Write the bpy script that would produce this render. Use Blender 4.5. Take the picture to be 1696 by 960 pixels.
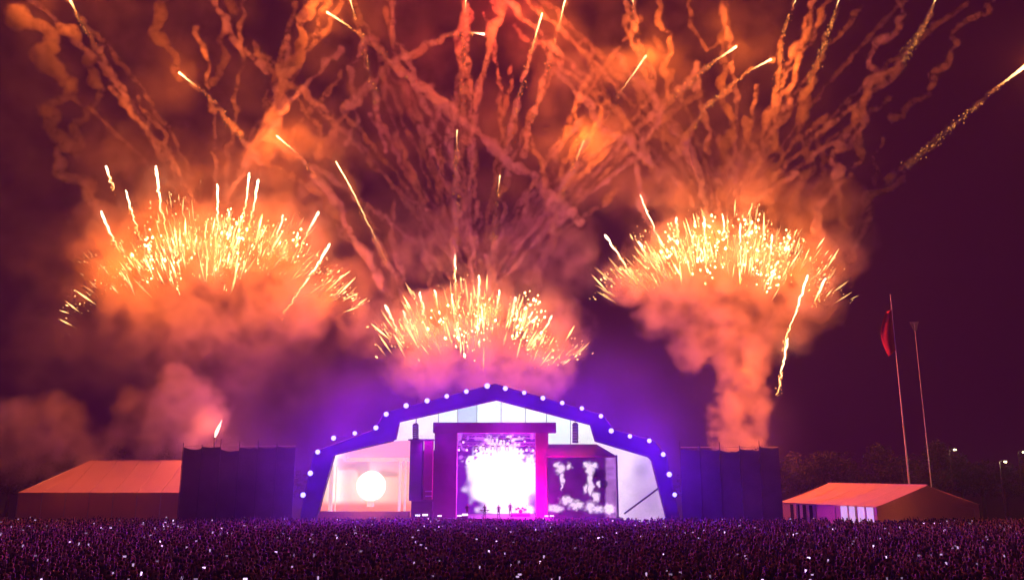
import bpy, bmesh, math, random
import numpy as np
R = math.radians
rng = np.random.default_rng(7)
random.seed(7)
for o in list(bpy.data.objects): bpy.data.objects.remove(o)
sc = bpy.context.scene
COL = sc.collection

# ------------------------------------------------------------------ camera
HFOV, PITCH, CAMZ = 64.0, 12.3, 8.0
F = 848 / math.tan(R(HFOV / 2))                    # focal length in photograph pixels
cam = bpy.data.cameras.new('camera'); cam_o = bpy.data.objects.new('camera', cam); COL.objects.link(cam_o)
cam.sensor_width = 36; cam.angle = R(HFOV); cam.clip_end = 3000
cam_o.location = (0, 0, CAMZ); cam_o.rotation_euler = (R(90 + PITCH), 0, 0)
sc.camera = cam_o

# ------------------------------------------------------------------ night sky, moonlight, exposure
w = bpy.data.worlds.new('World'); sc.world = w; w.use_nodes = True
nt = w.node_tree; nt.nodes.clear()
sky = nt.nodes.new('ShaderNodeTexSky'); sky.sky_type = 'NISHITA'; sky.sun_disc = False
sky.sun_elevation = R(2); sky.sun_rotation = R(200)
b1 = nt.nodes.new('ShaderNodeBackground'); b1.inputs[1].default_value = 0.0001
nt.links.new(sky.outputs[0], b1.inputs[0])
b2 = nt.nodes.new('ShaderNodeBackground'); b2.inputs[0].default_value = (0.036, 0.0004, 0.022, 1); b2.inputs[1].default_value = 0.45
ad = nt.nodes.new('ShaderNodeAddShader'); wo = nt.nodes.new('ShaderNodeOutputWorld')
nt.links.new(b1.outputs[0], ad.inputs[0]); nt.links.new(b2.outputs[0], ad.inputs[1]); nt.links.new(ad.outputs[0], wo.inputs[0])
sun = bpy.data.lights.new('moonlight', 'SUN'); sun.energy = 0.01; sun.angle = R(0.5); sun.color = (0.8, 0.85, 1)
sun_o = bpy.data.objects.new('moonlight', sun); COL.objects.link(sun_o); sun_o.rotation_euler = (R(50), 0, R(20))
sc.view_settings.view_transform = 'Standard'; sc.view_settings.look = 'None'
sc.view_settings.exposure = 0.0; sc.view_settings.gamma = 1.0
cy = sc.cycles
cy.use_denoising = True
try: cy.denoiser = 'OPENIMAGEDENOISE'
except Exception: pass
cy.use_adaptive_sampling = True; cy.adaptive_threshold = 0.09; cy.adaptive_min_samples = 16
cy.max_bounces = 4; cy.diffuse_bounces = 2; cy.glossy_bounces = 2; cy.transmission_bounces = 2
cy.volume_bounces = 0; cy.transparent_max_bounces = 8
cy.sample_clamp_indirect = 2.0; cy.sample_clamp_direct = 12.0
cy.volume_step_rate = 12.0; cy.volume_max_steps = 256
cy.caustics_reflective = False; cy.caustics_refractive = False

# ------------------------------------------------------------------ helpers
CT, ST = math.cos(R(PITCH)), math.sin(R(PITCH))
def P(px, py, Y):
    """point at depth Y (metres from the viewer's spot) along the sight line of a photograph pixel"""
    dx, dz = (px - 848) / F, (480 - py) / F
    t = Y / (CT - dz * ST)
    return np.array((t * dx, Y, CAMZ + t * (ST + dz * CT)))
def XZ(px, py, Y):
    p = P(px, py, Y); return (p[0], p[2])

def mat(name, col, rough=0.8, metal=0.0, var=0.25, scale=3.0, bump=0.0, emit=None, es=0.0, spec=0.3):
    m = bpy.data.materials.new(name); m.use_nodes = True; n = m.node_tree
    p = n.nodes['Principled BSDF']
    p.inputs['Roughness'].default_value = rough; p.inputs['Metallic'].default_value = metal
    p.inputs['Specular IOR Level'].default_value = spec
    tc = n.nodes.new('ShaderNodeTexCoord'); nz = n.nodes.new('ShaderNodeTexNoise'); nz.inputs['Scale'].default_value = scale
    nz.inputs['Detail'].default_value = 5
    n.links.new(tc.outputs['Object'], nz.inputs['Vector'])
    mx = n.nodes.new('ShaderNodeMix'); mx.data_type = 'RGBA'
    mx.inputs[6].default_value = (*[c * (1 - var) for c in col], 1); mx.inputs[7].default_value = (*[min(1, c * (1 + var)) for c in col], 1)
    n.links.new(nz.outputs[0], mx.inputs[0]); n.links.new(mx.outputs[2], p.inputs['Base Color'])
    if bump:
        b = n.nodes.new('ShaderNodeBump'); b.inputs['Strength'].default_value = bump; b.inputs['Distance'].default_value = 0.05
        n.links.new(nz.outputs[0], b.inputs['Height']); n.links.new(b.outputs[0], p.inputs['Normal'])
    if emit:
        p.inputs['Emission Color'].default_value = (*emit, 1); p.inputs['Emission Strength'].default_value = es
        m.cycles.emission_sampling = 'NONE'
    return m
def mat_attr_emit(name, strength=1.0, sampling='NONE'):
    m = bpy.data.materials.new(name); m.use_nodes = True; n = m.node_tree; n.nodes.clear()
    a = n.nodes.new('ShaderNodeAttribute'); a.attribute_name = 'glow'
    e = n.nodes.new('ShaderNodeEmission'); e.inputs[1].default_value = strength
    o = n.nodes.new('ShaderNodeOutputMaterial')
    n.links.new(a.outputs['Color'], e.inputs[0]); n.links.new(e.outputs[0], o.inputs[0])
    m.cycles.emission_sampling = sampling
    return m
def mat_attr_diff(name, rough=0.9):
    m = bpy.data.materials.new(name); m.use_nodes = True; n = m.node_tree
    p = n.nodes['Principled BSDF']; p.inputs['Roughness'].default_value = rough; p.inputs['Specular IOR Level'].default_value = 0.2
    a = n.nodes.new('ShaderNodeAttribute'); a.attribute_name = 'glow'
    tc = n.nodes.new('ShaderNodeTexCoord'); nz = n.nodes.new('ShaderNodeTexNoise'); nz.inputs['Scale'].default_value = 9
    n.links.new(tc.outputs['Object'], nz.inputs['Vector'])
    mr = n.nodes.new('ShaderNodeMapRange'); mr.inputs[3].default_value = 0.35; mr.inputs[4].default_value = 0.72
    n.links.new(nz.outputs[0], mr.inputs[0])
    mx = n.nodes.new('ShaderNodeVectorMath'); mx.operation = 'SCALE'
    n.links.new(a.outputs['Color'], mx.inputs[0]); n.links.new(mr.outputs[0], mx.inputs['Scale'])
    n.links.new(mx.outputs[0], p.inputs['Base Color'])
    return m
def mat_volume(name, col, density, attr=False, aniso=0.0):
    m = bpy.data.materials.new(name); m.use_nodes = True; n = m.node_tree; n.nodes.clear()
    v = n.nodes.new('ShaderNodeVolumePrincipled'); v.inputs['Color'].default_value = (*col, 1)
    v.inputs['Density'].default_value = density; v.inputs['Anisotropy'].default_value = aniso
    v.inputs['Density Attribute'].default_value = 'density' if attr else ''
    o = n.nodes.new('ShaderNodeOutputMaterial'); n.links.new(v.outputs[0], o.inputs['Volume'])
    return m

def tag(o, label=None, cat=None, group=None, kind=None):
    if label: o['label'] = label
    if cat: o['category'] = cat
    if group: o['group'] = group
    if kind: o['kind'] = kind
    return o
def link(o, parent=None):
    COL.objects.link(o)
    if parent is not None:
        o.parent = parent
        o.matrix_parent_inverse.identity()
    return o
def empty(name, loc=(0, 0, 0), rz=0.0):
    o = bpy.data.objects.new(name, None); o.location = loc; o.rotation_euler = (0, 0, rz); o.empty_display_size = 0.3
    return link(o)
def mesh_obj(name, verts, faces, m, parent=None, smooth=False, colors=None):
    me = bpy.data.meshes.new(name)
    me.from_pydata([tuple(map(float, v)) for v in verts], [], [tuple(map(int, f)) for f in faces]); me.update()
    if smooth: me.polygons.foreach_set('use_smooth', [True] * len(me.polygons))
    if colors is not None:
        a = me.attributes.new('glow', 'FLOAT_COLOR', 'POINT')
        c = np.ones((len(verts), 4), np.float32); c[:, :3] = colors
        a.data.foreach_set('color', c.ravel())
    if m: me.materials.append(m)
    return link(bpy.data.objects.new(name, me), parent)
class MB:
    """collects shapes for ONE mesh object"""
    def __init__(s): s.v = []; s.f = []
    def add(s, v, f):
        b = len(s.v); s.v += [tuple(x) for x in v]; s.f += [tuple(i + b for i in q) for q in f]; return s
    def box(s, x0, x1, y0, y1, z0, z1):
        return s.add([(x0, y0, z0), (x1, y0, z0), (x1, y1, z0), (x0, y1, z0), (x0, y0, z1), (x1, y0, z1), (x1, y1, z1), (x0, y1, z1)],
                     [(0, 3, 2, 1), (4, 5, 6, 7), (0, 1, 5, 4), (1, 2, 6, 5), (2, 3, 7, 6), (3, 0, 4, 7)])
    def prism(s, xz, y0, y1):
        n = len(xz)
        a = sum(xz[i][0] * xz[(i + 1) % n][1] - xz[(i + 1) % n][0] * xz[i][1] for i in range(n))
        if a < 0: xz = xz[::-1]
        v = [(x, y0, z) for x, z in xz] + [(x, y1, z) for x, z in xz]
        f = [tuple(range(n)), tuple(range(2 * n - 1, n - 1, -1))] + [(i, n + i, n + (i + 1) % n, (i + 1) % n) for i in range(n)]
        return s.add(v, f)
    def tube(s, pts, rad, seg=6):
        pts = [np.array(p, float) for p in pts]; n = len(pts)
        if not hasattr(rad, '__len__'): rad = [rad] * n
        v = []; f = []
        for i, p in enumerate(pts):
            d = pts[min(i + 1, n - 1)] - pts[max(i - 1, 0)]; d = d / (np.linalg.norm(d) + 1e-9)
            u = np.cross(d, (0, 1, 0) if abs(d[1]) < 0.9 else (1, 0, 0)); u /= np.linalg.norm(u) + 1e-9; q = np.cross(d, u)
            for k in range(seg):
                a = 2 * math.pi * k / seg; v.append(p + rad[i] * (math.cos(a) * u + math.sin(a) * q))
        for i in range(n - 1):
            for k in range(seg):
                k2 = (k + 1) % seg; f.append((i * seg + k, i * seg + k2, (i + 1) * seg + k2, (i + 1) * seg + k))
        f.append(tuple(range(seg))[::-1]); f.append(tuple((n - 1) * seg + k for k in range(seg)))
        return s.add(v, f)
    def lathe(s, prof, seg=12, c=(0, 0, 0), axis='z'):
        v = []; f = []
        for r, h in prof:
            for k in range(seg):
                a = 2 * math.pi * k / seg; x, y = r * math.cos(a), r * math.sin(a)
                v.append((c[0] + x, c[1] + y, c[2] + h) if axis == 'z' else (c[0] + x, c[1] + h, c[2] + y))
        for i in range(len(prof) - 1):
            for k in range(seg):
                k2 = (k + 1) % seg; f.append((i * seg + k, i * seg + k2, (i + 1) * seg + k2, (i + 1) * seg + k))
        f.append(tuple(range(seg))[::-1]); f.append(tuple((len(prof) - 1) * seg + k for k in range(seg)))
        return s.add(v, f)
    def build(s, name, m, parent=None, smooth=False, colors=None): return mesh_obj(name, s.v, s.f, m, parent, smooth, colors)
def copy_tree(o, parent=None):
    c = o.copy(); COL.objects.link(c); c.parent = parent
    for ch in list(o.children): copy_tree(ch, c)
    return c
def point_light(name, loc, power, col, parent=None, radius=0.3, spot=None, aim=None):
    l = bpy.data.lights.new(name, 'SPOT' if spot else 'POINT'); l.energy = power; l.color = col; l.shadow_soft_size = radius
    o = bpy.data.objects.new(name, l); link(o, parent); o.location = loc
    if spot:
        l.spot_size = R(spot); l.spot_blend = 0.6
        from mathutils import Vector
        o.rotation_euler = (Vector(aim) - Vector(loc)).to_track_quat('-Z', 'Y').to_euler()
    return o
def vnoise(x, y, seed=0):
    """cheap smooth 2-D noise for screen pictures"""
    r = np.random.default_rng(seed); g = r.random((64, 64))
    xi, yi = np.floor(x).astype(int), np.floor(y).astype(int); fx, fy = x - xi, y - yi
    fx = fx * fx * (3 - 2 * fx); fy = fy * fy * (3 - 2 * fy)
    q = lambda a, b: g[a % 64, b % 64]
    return (q(xi, yi) * (1 - fx) + q(xi + 1, yi) * fx) * (1 - fy) + (q(xi, yi + 1) * (1 - fx) + q(xi + 1, yi + 1) * fx) * fy

# ------------------------------------------------------------------ materials
M = {}
M['grass'] = mat('trampled_grass', (0.035, 0.05, 0.02), 0.95, var=0.6, scale=0.6, bump=0.3)
M['skin_fabric'] = mat('roof_fabric', (0.022, 0.02, 0.03), 0.6, var=0.2, scale=0.7, bump=0.1)
M['black'] = mat('black_drape', (0.02, 0.018, 0.022), 0.9, var=0.4, scale=2)
M['dark_metal'] = mat('dark_metal', (0.05, 0.05, 0.055), 0.45, 0.7, var=0.3)
M['truss'] = mat('aluminium', (0.45, 0.45, 0.47), 0.4, 0.8, var=0.2)
M['hood'] = mat('maroon_panel', (0.16, 0.05, 0.05), 0.7, var=0.3, scale=1.2)
M['tower'] = mat('speaker_cloth', (0.10, 0.05, 0.09), 0.8, var=0.35, scale=0.8)
M['set_glow_paint'] = mat('column_glow', (0.72, 0.55, 0.45), 0.7, var=0.12, scale=1.0, emit=(1.0, .62, .42), es=.75)  # glow stands in for light falling on columns, lintel and globe base
M['deck'] = mat('stage_deck', (0.06, 0.05, 0.06), 0.6, var=0.3, scale=1.5)
M['tent'] = mat('marquee_canvas', (0.76, 0.56, 0.40), 0.7, var=0.08, scale=0.4, bump=0.15)  # tan tint stands in for orange firework light on white canvas
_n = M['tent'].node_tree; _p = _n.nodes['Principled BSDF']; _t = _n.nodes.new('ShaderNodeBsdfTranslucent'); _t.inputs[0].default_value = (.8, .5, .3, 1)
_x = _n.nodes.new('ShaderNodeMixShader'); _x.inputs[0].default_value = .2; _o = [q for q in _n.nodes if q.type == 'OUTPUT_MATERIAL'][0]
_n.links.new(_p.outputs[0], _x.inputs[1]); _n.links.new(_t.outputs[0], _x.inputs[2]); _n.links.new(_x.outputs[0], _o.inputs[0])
M['pole'] = mat('pole_paint', (0.6, 0.58, 0.52), 0.5, 0.2, var=0.15)
M['flag'] = mat('red_flag', (0.45, 0.03, 0.05), 0.8, var=0.2)
M['pennant'] = mat('grey_flag', (0.4, 0.36, 0.34), 0.8, var=0.2)
M['hoarding'] = mat('hoarding_scrim', (0.11, 0.085, 0.11), 0.9, var=0.35, scale=0.5)
M['bark'] = mat('bark', (0.09, 0.06, 0.04), 0.95, var=0.4, scale=4, bump=0.4)
M['leaf'] = mat('leaves', (0.04, 0.045, 0.02), 0.8, var=0.5, scale=0.7)
M['attr'] = mat_attr_diff('clothing')
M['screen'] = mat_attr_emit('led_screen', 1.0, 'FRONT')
M['spark'] = mat_attr_emit('sparks', 1.0)
M['blue_lens'] = mat('blue_lens', (0.5, 0.5, 0.9), 0.3, emit=(0.42, 0.50, 1.0), es=1.9)
M['pink_lens'] = mat('lavender_lens', (0.6, 0.4, 0.9), 0.3, emit=(0.85, 0.5, 1.0), es=2.2)
M['white_lens'] = mat('white_lens', (0.9, 0.9, 0.9), 0.3, emit=(0.9, 0.95, 1.0), es=2.0)
M['globe'] = mat('glowing_globe', (0.9, 0.9, 0.8), 0.4, emit=(1.0, 0.95, 0.78), es=1.5)
M['phone'] = mat('phone_screen', (0.2, 0.2, 0.2), 0.3, emit=(0.85, 0.6, 1.0), es=1.6)
M['warm_lens'] = mat('warm_lens', (0.9, 0.8, 0.5), 0.3, emit=(1.0, 0.8, 0.45), es=8)
M['window'] = mat('lit_window', (0.8, 0.8, 0.8), 0.3, emit=(0.9, 0.8, 0.8), es=0.45)
M['flame'] = mat('flame', (0.8, 0.4, 0.3), 0.5, emit=(1.0, 0.55, 0.45), es=2.5)
M['haze'] = mat_volume('thin_haze', (0.95, 0.92, 0.95), 0.00045)

# ------------------------------------------------------------------ ground and haze
g = mesh_obj('ground', [(-420, -60, 0), (420, -60, 0), (420, 440, 0), (-420, 440, 0)], [(0, 1, 2, 3)], M['grass'])
tag(g, 'dark trampled grass of the festival field', kind='structure')
hz = MB().box(-450, 450, -90, 470, -1.0, 125).build('haze', M['haze'])
tag(hz, 'thin smoky night air over the field', kind='stuff')

# ------------------------------------------------------------------ the stage
SY = 115.0
stage = tag(empty('concert_stage', (0, SY, 0)), 'huge peaked concert stage with dark arch rimmed by blue-white lamps', 'stage')
stage.location = (0, 0, 0)
outer = [(494, 872), (520, 748), (622, 711), (637, 683), (820, 636), (998, 687), (1015, 711), (1084, 731), (1103, 754), (1128, 872)]
inner = [(519, 872), (553, 753), (655, 727), (661, 698), (822, 662), (978, 703), (986, 730), (1074, 756), (1080, 762), (1108, 872)]
ow = [XZ(*p, SY) for p in outer]; iw = [XZ(*p, SY) for p in inner]
def ground0(p): return (p[0], max(p[1], 0.0))
ow = [ground0(p) for p in ow]; iw = [ground0(p) for p in iw]
for i in range(len(ow) - 1):
    MB().prism([ow[i], ow[i + 1], iw[i + 1], iw[i]], SY, SY + 1.2).build('arch_panel', M['skin_fabric'], stage)
    a, b = np.array(ow[i]), np.array(ow[i + 1]); d = b - a; n = np.array((-d[1], d[0])); n = n / np.linalg.norm(n)
    if n[1] < 0 and 0 < i < len(ow) - 2: n = -n
    a2, b2 = a - n * 0.15, b - n * 0.15
    MB().prism([tuple(a2), tuple(b2), tuple(b2 - n * 0.2), tuple(a2 - n * 0.2)], SY + 1.21, SY + 17).build('roof_panel', M['black'], stage)
    # a thin tube rail along both rims of the arch
    MB().tube([(ow[i][0], SY - 0.05, ow[i][1]), (ow[i + 1][0], SY - 0.05, ow[i + 1][1])], 0.09).build('rim_rail', M['dark_metal'], stage)
    MB().tube([(iw[i][0], SY - 0.05, iw[i][1]), (iw[i + 1][0], SY - 0.05, iw[i + 1][1])], 0.09).build('rim_rail', M['dark_metal'], stage)
# back wall behind everything
MB().box(ow[0][0] + 1, ow[-1][0] - 1, SY + 17.05, SY + 17.4, 0, 13).build('back_wall', M['black'], stage)
# deck
DZ = 1.35
MB().box(P(655, 848, SY)[0], P(1035, 848, SY)[0], SY + 1.6, SY + 16.5, 0, DZ).build('deck', M['deck'], stage)

def screen_poly(name, px_poly, Y, fn, parent, m='screen', nx=60, nz=50, thick=0.15):
    """LED surface: a grid clipped to a polygon, coloured per vertex by the picture it shows"""
    pts = np.array([XZ(*p, Y) for p in px_poly])
    bm = bmesh.new()
    x0, z0 = pts.min(0); x1, z1 = pts.max(0); z0 = max(z0, 0.0)
    vs = [[bm.verts.new((x0 + (x1 - x0) * i / nx, Y, z0 + (z1 - z0) * j / nz)) for i in range(nx + 1)] for j in range(nz + 1)]
    for j in range(nz):
        for i in range(nx): bm.faces.new((vs[j][i], vs[j][i + 1], vs[j + 1][i + 1], vs[j + 1][i]))
    n = len(pts); area = sum(pts[i][0] * pts[(i + 1) % n][1] - pts[(i + 1) % n][0] * pts[i][1] for i in range(n))
    for i in range(n):
        a, b = pts[i], pts[(i + 1) % n]
        nn = np.array((b[1] - a[1], -(b[0] - a[0]))) * (1 if area > 0 else -1)
        geom = bm.verts[:] + bm.edges[:] + bm.faces[:]
        bmesh.ops.bisect_plane(bm, geom=geom, plane_co=(a[0], Y, a[1]), plane_no=(nn[0], 0, nn[1]), clear_outer=True)
    me = bpy.data.meshes.new(name); bm.to_mesh(me); bm.free()
    co = np.empty(len(me.vertices) * 3); me.vertices.foreach_get('co', co); co = co.reshape(-1, 3)
    # back to photograph pixels for the picture's layout
    t = co[:, 1] ; u = co[:, 0]; zz = co[:, 2] - CAMZ
    depth = co[:, 1] * CT + zz * ST; up = -co[:, 1] * ST + zz * CT
    px = 848 + F * u / depth; py = 480 - F * up / depth
    c = np.ones((len(co), 4), np.float32); c[:, :3] = fn(px, py)
    me.attributes.new('glow', 'FLOAT_COLOR', 'POINT').data.foreach_set('color', c.ravel())
    me.materials.append(M[m])
    return link(bpy.data.objects.new(name, me), parent)
def mixc(a, b, t): t = np.clip(t, 0, 1)[:, None]; return np.array(a)[None] * (1 - t) + np.array(b)[None] * t
def sstep(a, b, x): t = np.clip((x - a) / (b - a), 0, 1); return t * t * (3 - 2 * t)

# gable LED panels: one part each
GY = SY + 9
edges = [652, 690, 726, 758, 790, 830, 870, 905, 945, 992]
tints = [(0.95, 0.80, 0.95), (0.92, 0.85, 0.9), (0.80, 0.95, 0.88), (0.50, 0.62, 0.75), (0.85, 1.0, 0.98), (0.95, 1.0, 0.98), (0.9, 1.0, 0.95), (0.82, 0.98, 0.90), (0.9, 0.95, 0.80)]
def topy(x): return 690 - (x - 655) * 42 / 167 if x < 822 else 648 + (x - 822) * 42 / 160
for i in range(len(edges) - 1):
    a, b = edges[i] + 0.5, edges[i + 1] - 0.5
    lo_ = 745 if (b < 727 or a > 904) else 708; poly = [(a, lo_), (b, lo_), (b, topy(b)), (a, topy(a))]
    if a < 822 < b: poly.insert(3, (822, 648))
    t = np.array(tints[i])
    screen_poly('gable_panel', poly, GY, lambda px, py, t=t: t[None] * (1.05 + 0.25 * vnoise(px * 0.05, py * 0.08, 3))[:, None] - 0.1 * sstep(700, 745, py)[:, None], stage, nx=8, nz=16)

# proscenium
PY = SY + 4
def pbox(name, px0, px1, py0, py1, Y, dep, m, parent=stage):
    a = P(px0, py1, Y); b = P(px1, py0, Y)
    return MB().box(a[0], b[0], Y, Y + dep, max(0, a[2]), b[2]).build(name, M[m], parent)
pbox('proscenium_header', 717, 921, 699, 716, PY, 2.0, 'tower')
pbox('proscenium_leg', 717, 757, 716.3, 872, PY + 0.1, 1.8, 'tower')
pbox('proscenium_leg', 888, 908, 716.3, 872, PY + 0.1, 1.8, 'hood')
# upstage wall: white backlight glare painted into its glow, with purple surround
def upstage(px, py):
    d = np.hypot((px - 832) / 62, (py - 790) / 62)
    hot = 1 - sstep(0.80, 1.10, d - .25 * sstep(800, 850, py) * sstep(800, 850, px) + 0.35 * (vnoise(px * 0.09, py * 0.09, 5) - 0.5) + 0.5 * (vnoise(px * 0.3, py * 0.3, 6) - 0.5) * (py < 770))
    c = mixc((0.16, 0.01, 0.42), (1.5, 1.25, 1.6), hot)
    blob = sstep(0.62, 0.72, vnoise(px * 0.16, py * 0.16, 9)) * (1 - hot) * (py < 760)
    return c + blob[:, None] * np.array((0.5, 0.15, 0.7))
screen_poly('upstage_wall', [(745, 850), (900, 850), (900, 712), (745, 712)], SY + 14, upstage, stage, nx=90, nz=80)

# lighting trusses under the roof with moving heads
def truss(y, z, xa, xb, label):
    t = tag(empty('lighting_truss', ((xa + xb) / 2, y, z)), label, 'truss')
    h = (xb - xa) / 2
    for dy, dz in ((-.25, -.25), (.25, -.25), (-.25, .25), (.25, .25)):
        MB().tube([(-h, dy, dz), (h, dy, dz)], 0.03).build('chord', M['truss'], t)
    mb = MB(); n = int(h * 2 / 0.5)
    for k in range(n):
        x = -h + k * 0.5
        mb.tube([(x, -.25, -.25), (x + .5, -.25, .25)], 0.018, 4); mb.tube([(x, .25, .25), (x + .5, .25, -.25)], 0.018, 4)
    mb.build('lacing', M['truss'], t)['kind'] = 'stuff'
xa, xb = P(722, 720, PY + 2)[0], P(905, 720, PY + 2)[0]
zt1, zt2 = P(800, 722, PY + 2.4)[2], P(800, 735, PY + 6)[2]
truss(PY + 2.6, zt1, xa, xb, 'downstage lighting truss right behind the stage header')
truss(PY + 6, zt2, xa, xb, 'upstage lighting truss in front of the white-hot back wall')
head = tag(empty('moving_head_light'), 'small moving head light glowing lavender under the stage header', 'stage light', 'moving head lights hung in the stage')
MB().box(-.16, .16, -.12, .12, -.10, 0).build('base', M['dark_metal'], head)
for sx in (-.2, .15): MB().box(sx, sx + .05, -.06, .06, -.45, -.10).build('yoke_arm', M['dark_metal'], head)
hb = MB().lathe([(0.08, 0.18), (0.13, 0.1), (0.14, -0.12), (0.14, -0.2)], 10, (0, 0, -.42), 'y').build('head', M['dark_metal'], head)
MB().lathe([(0.12, -0.215), (0.12, -0.205)], 10, (0, 0, -.42), 'y').build('lens', M['pink_lens'], hb)
k = 0
for tx, (yy, zz) in enumerate(((PY + 2.6, zt1), (PY + 6, zt2))):
    for i in range(13):
        if random.random() < 0.15: continue
        o = head if k == 0 else copy_tree(head); k += 1
        o.location = (xa + 0.5 + (xb - xa - 1) * (i + random.uniform(-.25, .25)) / 12, yy, zz - 0.28)
        s = random.uniform(1.0, 1.9); o.scale = (s, s, s)

# left wing: scenic room with a glowing globe
WY = SY + 3.5
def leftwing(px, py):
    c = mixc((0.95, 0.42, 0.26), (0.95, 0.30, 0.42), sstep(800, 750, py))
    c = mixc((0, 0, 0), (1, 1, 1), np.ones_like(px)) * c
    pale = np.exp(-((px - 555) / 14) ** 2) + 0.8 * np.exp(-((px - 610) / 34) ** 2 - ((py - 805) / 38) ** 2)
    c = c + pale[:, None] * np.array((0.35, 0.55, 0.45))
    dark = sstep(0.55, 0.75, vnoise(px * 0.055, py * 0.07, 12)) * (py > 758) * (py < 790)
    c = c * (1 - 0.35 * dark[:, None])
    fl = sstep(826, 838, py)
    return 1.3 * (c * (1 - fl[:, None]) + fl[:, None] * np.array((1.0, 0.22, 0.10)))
lw = tag(empty('scenic_set', (P(600, 848, WY)[0], WY, 0)), 'salmon and cream scenic set glowing in the open wing beside the speaker tower', 'stage set')
lw.location = (0, 0, 0)
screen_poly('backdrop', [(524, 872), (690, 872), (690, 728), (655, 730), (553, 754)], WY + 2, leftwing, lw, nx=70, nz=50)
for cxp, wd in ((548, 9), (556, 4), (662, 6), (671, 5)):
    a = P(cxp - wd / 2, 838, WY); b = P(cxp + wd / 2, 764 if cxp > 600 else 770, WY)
    MB().box(a[0], b[0], WY, WY + 0.4, 0.0, b[2]).build('pilaster', M['set_glow_paint'], lw)
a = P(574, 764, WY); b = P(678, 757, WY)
MB().box(a[0], b[0], WY - 0.1, WY + 0.5, a[2] + 0.02, b[2]).build('lintel', M['set_glow_paint'], lw)
a = P(528, 848, WY); b = P(678, 846, WY)
MB().box(a[0], b[0], WY - 0.5, WY + 1.5, 0.0, b[2]).build('plinth', mat('orange_plinth', (0.75, 0.25, 0.12), 0.6, var=0.15), lw)
gl = P(614, 804, WY); gr = 2.05
prof = [(max(0.02, gr * math.sin(t)), -gr * math.cos(t)) for t in np.linspace(0.03, math.pi - 0.03, 14)]
gb = tag(empty('globe_light', (gl[0], WY + 0.4, gl[2] - gr)), 'large glowing cream globe standing in the salmon scenic set', 'globe light')
MB().lathe(prof, 24, (0, 0, gr)).build('globe', M['globe'], gb, True)
MB().lathe([(0.5, -0.8), (0.5, -0.05), (0.35, 0.12)], 14).build('base', M['set_glow_paint'], gb)
point_light('globe_glow', (0, -2.4, gr), 900, (1.0, 0.6, 0.35), gb, 0.6)

# right wing: pale lavender fabric screen with a diagonal brace
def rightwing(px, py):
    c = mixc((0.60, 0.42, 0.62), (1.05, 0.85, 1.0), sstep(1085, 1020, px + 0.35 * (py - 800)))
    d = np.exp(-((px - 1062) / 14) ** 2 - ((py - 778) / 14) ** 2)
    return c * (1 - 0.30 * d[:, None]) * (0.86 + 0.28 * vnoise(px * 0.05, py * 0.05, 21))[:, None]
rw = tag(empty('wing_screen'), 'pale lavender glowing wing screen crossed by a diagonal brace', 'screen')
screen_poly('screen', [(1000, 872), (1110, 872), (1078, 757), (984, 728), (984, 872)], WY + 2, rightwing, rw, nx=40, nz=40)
a = P(1034, 850, WY + 1.2); b = P(1096, 804, WY + 1.2)
MB().tube([a, b], 0.13).build('brace', M['dark_metal'], rw)

# dark speaker tower beside the left proscenium leg
st = tag(empty('speaker_tower'), 'dark draped speaker tower between the scenic set and the stage opening', 'speaker tower')
pbox('drape', 677, 700, 729, 829, SY + 2.2, 1.5, 'tower', st)
pbox('drape', 700.4, 717, 729, 827, SY + 2.0, 1.5, 'hood', st)
pbox('top_plate', 676, 718, 726.5, 728.8, SY + 1.9, 1.9, 'dark_metal', st)
pbox('base', 680, 716, 829.4, 872, SY + 2.4, 1.2, 'black', st)
for zpx in (812, 820): pbox('ledge', 704, 715, zpx, zpx + 2, SY + 1.85, 0.14, 'truss', st)

# big video screen with a hood
vs = tag(empty('video_screen'), 'hooded box-shaped video screen showing pale performers on dark purple', 'video screen')
VY = SY + 2.5
rs = np.random.default_rng(31)
def blobs(px, py, L):
    s = np.zeros_like(px)
    for x, y, rx, ry in L: s = np.maximum(s, np.exp(-(((px - x) / (rx * 1.2)) ** 2 + ((py - y) / (ry * 1.2)) ** 2)))
    return s
def video(px, py):
    wob = (vnoise(px * 0.2, py * 0.2, 41) - 0.5) * 5; px2 = px + wob; py2 = py + (vnoise(px * 0.22 + 9, py * 0.22, 43) - 0.5) * 5
    c = mixc((0.035, 0.0, 0.05), (0.10, 0.01, 0.15), vnoise(px * 0.07, py * 0.07, 44))
    side = sstep(1000, 1006, px); c = c + side[:, None] * np.array((0.33, 0.16, 0.36)) * (0.6 + 0.6 * vnoise(px * 0.1, py * 0.2, 45))[:, None]
    f = blobs(px2, py2, [(928, 776, 7, 8), (943, 771, 4, 5), (922, 770, 4, 5), (931, 792, 3, 8), (931, 806, 2, 5),
                         (970, 769, 5, 5), (977, 777, 6, 11), (976, 795, 4, 10), (984, 770, 6, 4), (970, 808, 3, 8), (979, 808, 4, 10), (992, 802, 4, 6), (987, 822, 5, 8)])
    low = blobs(px2, py2, [(938, 828, 10, 7), (955, 836, 12, 7), (920, 842, 12, 6), (978, 838, 9, 8), (990, 842, 10, 6), (1010, 842, 9, 8)]) * (0.6 + 0.7 * vnoise(px * 0.3, py * 0.3, 46))
    c = c + sstep(0.18, 0.8, np.maximum(f, low))[:, None] * np.array((0.95, 0.78, 0.92))
    dk = blobs(px2, py2, [(993, 786, 10, 9), (1001, 800, 6, 7)])
    return c * (1 - 0.8 * sstep(0.3, 0.6, dk)[:, None])
screen_poly('screen', [(908, 872), (1020, 872), (1020, 757), (908, 757)], VY + 0.6, video, vs, nx=110, nz=100)
zt = lambda py, Y=VY: P(960, py, Y)[2]
x0, x1 = P(906, 800, VY)[0], P(1021, 800, VY)[0]
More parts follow.
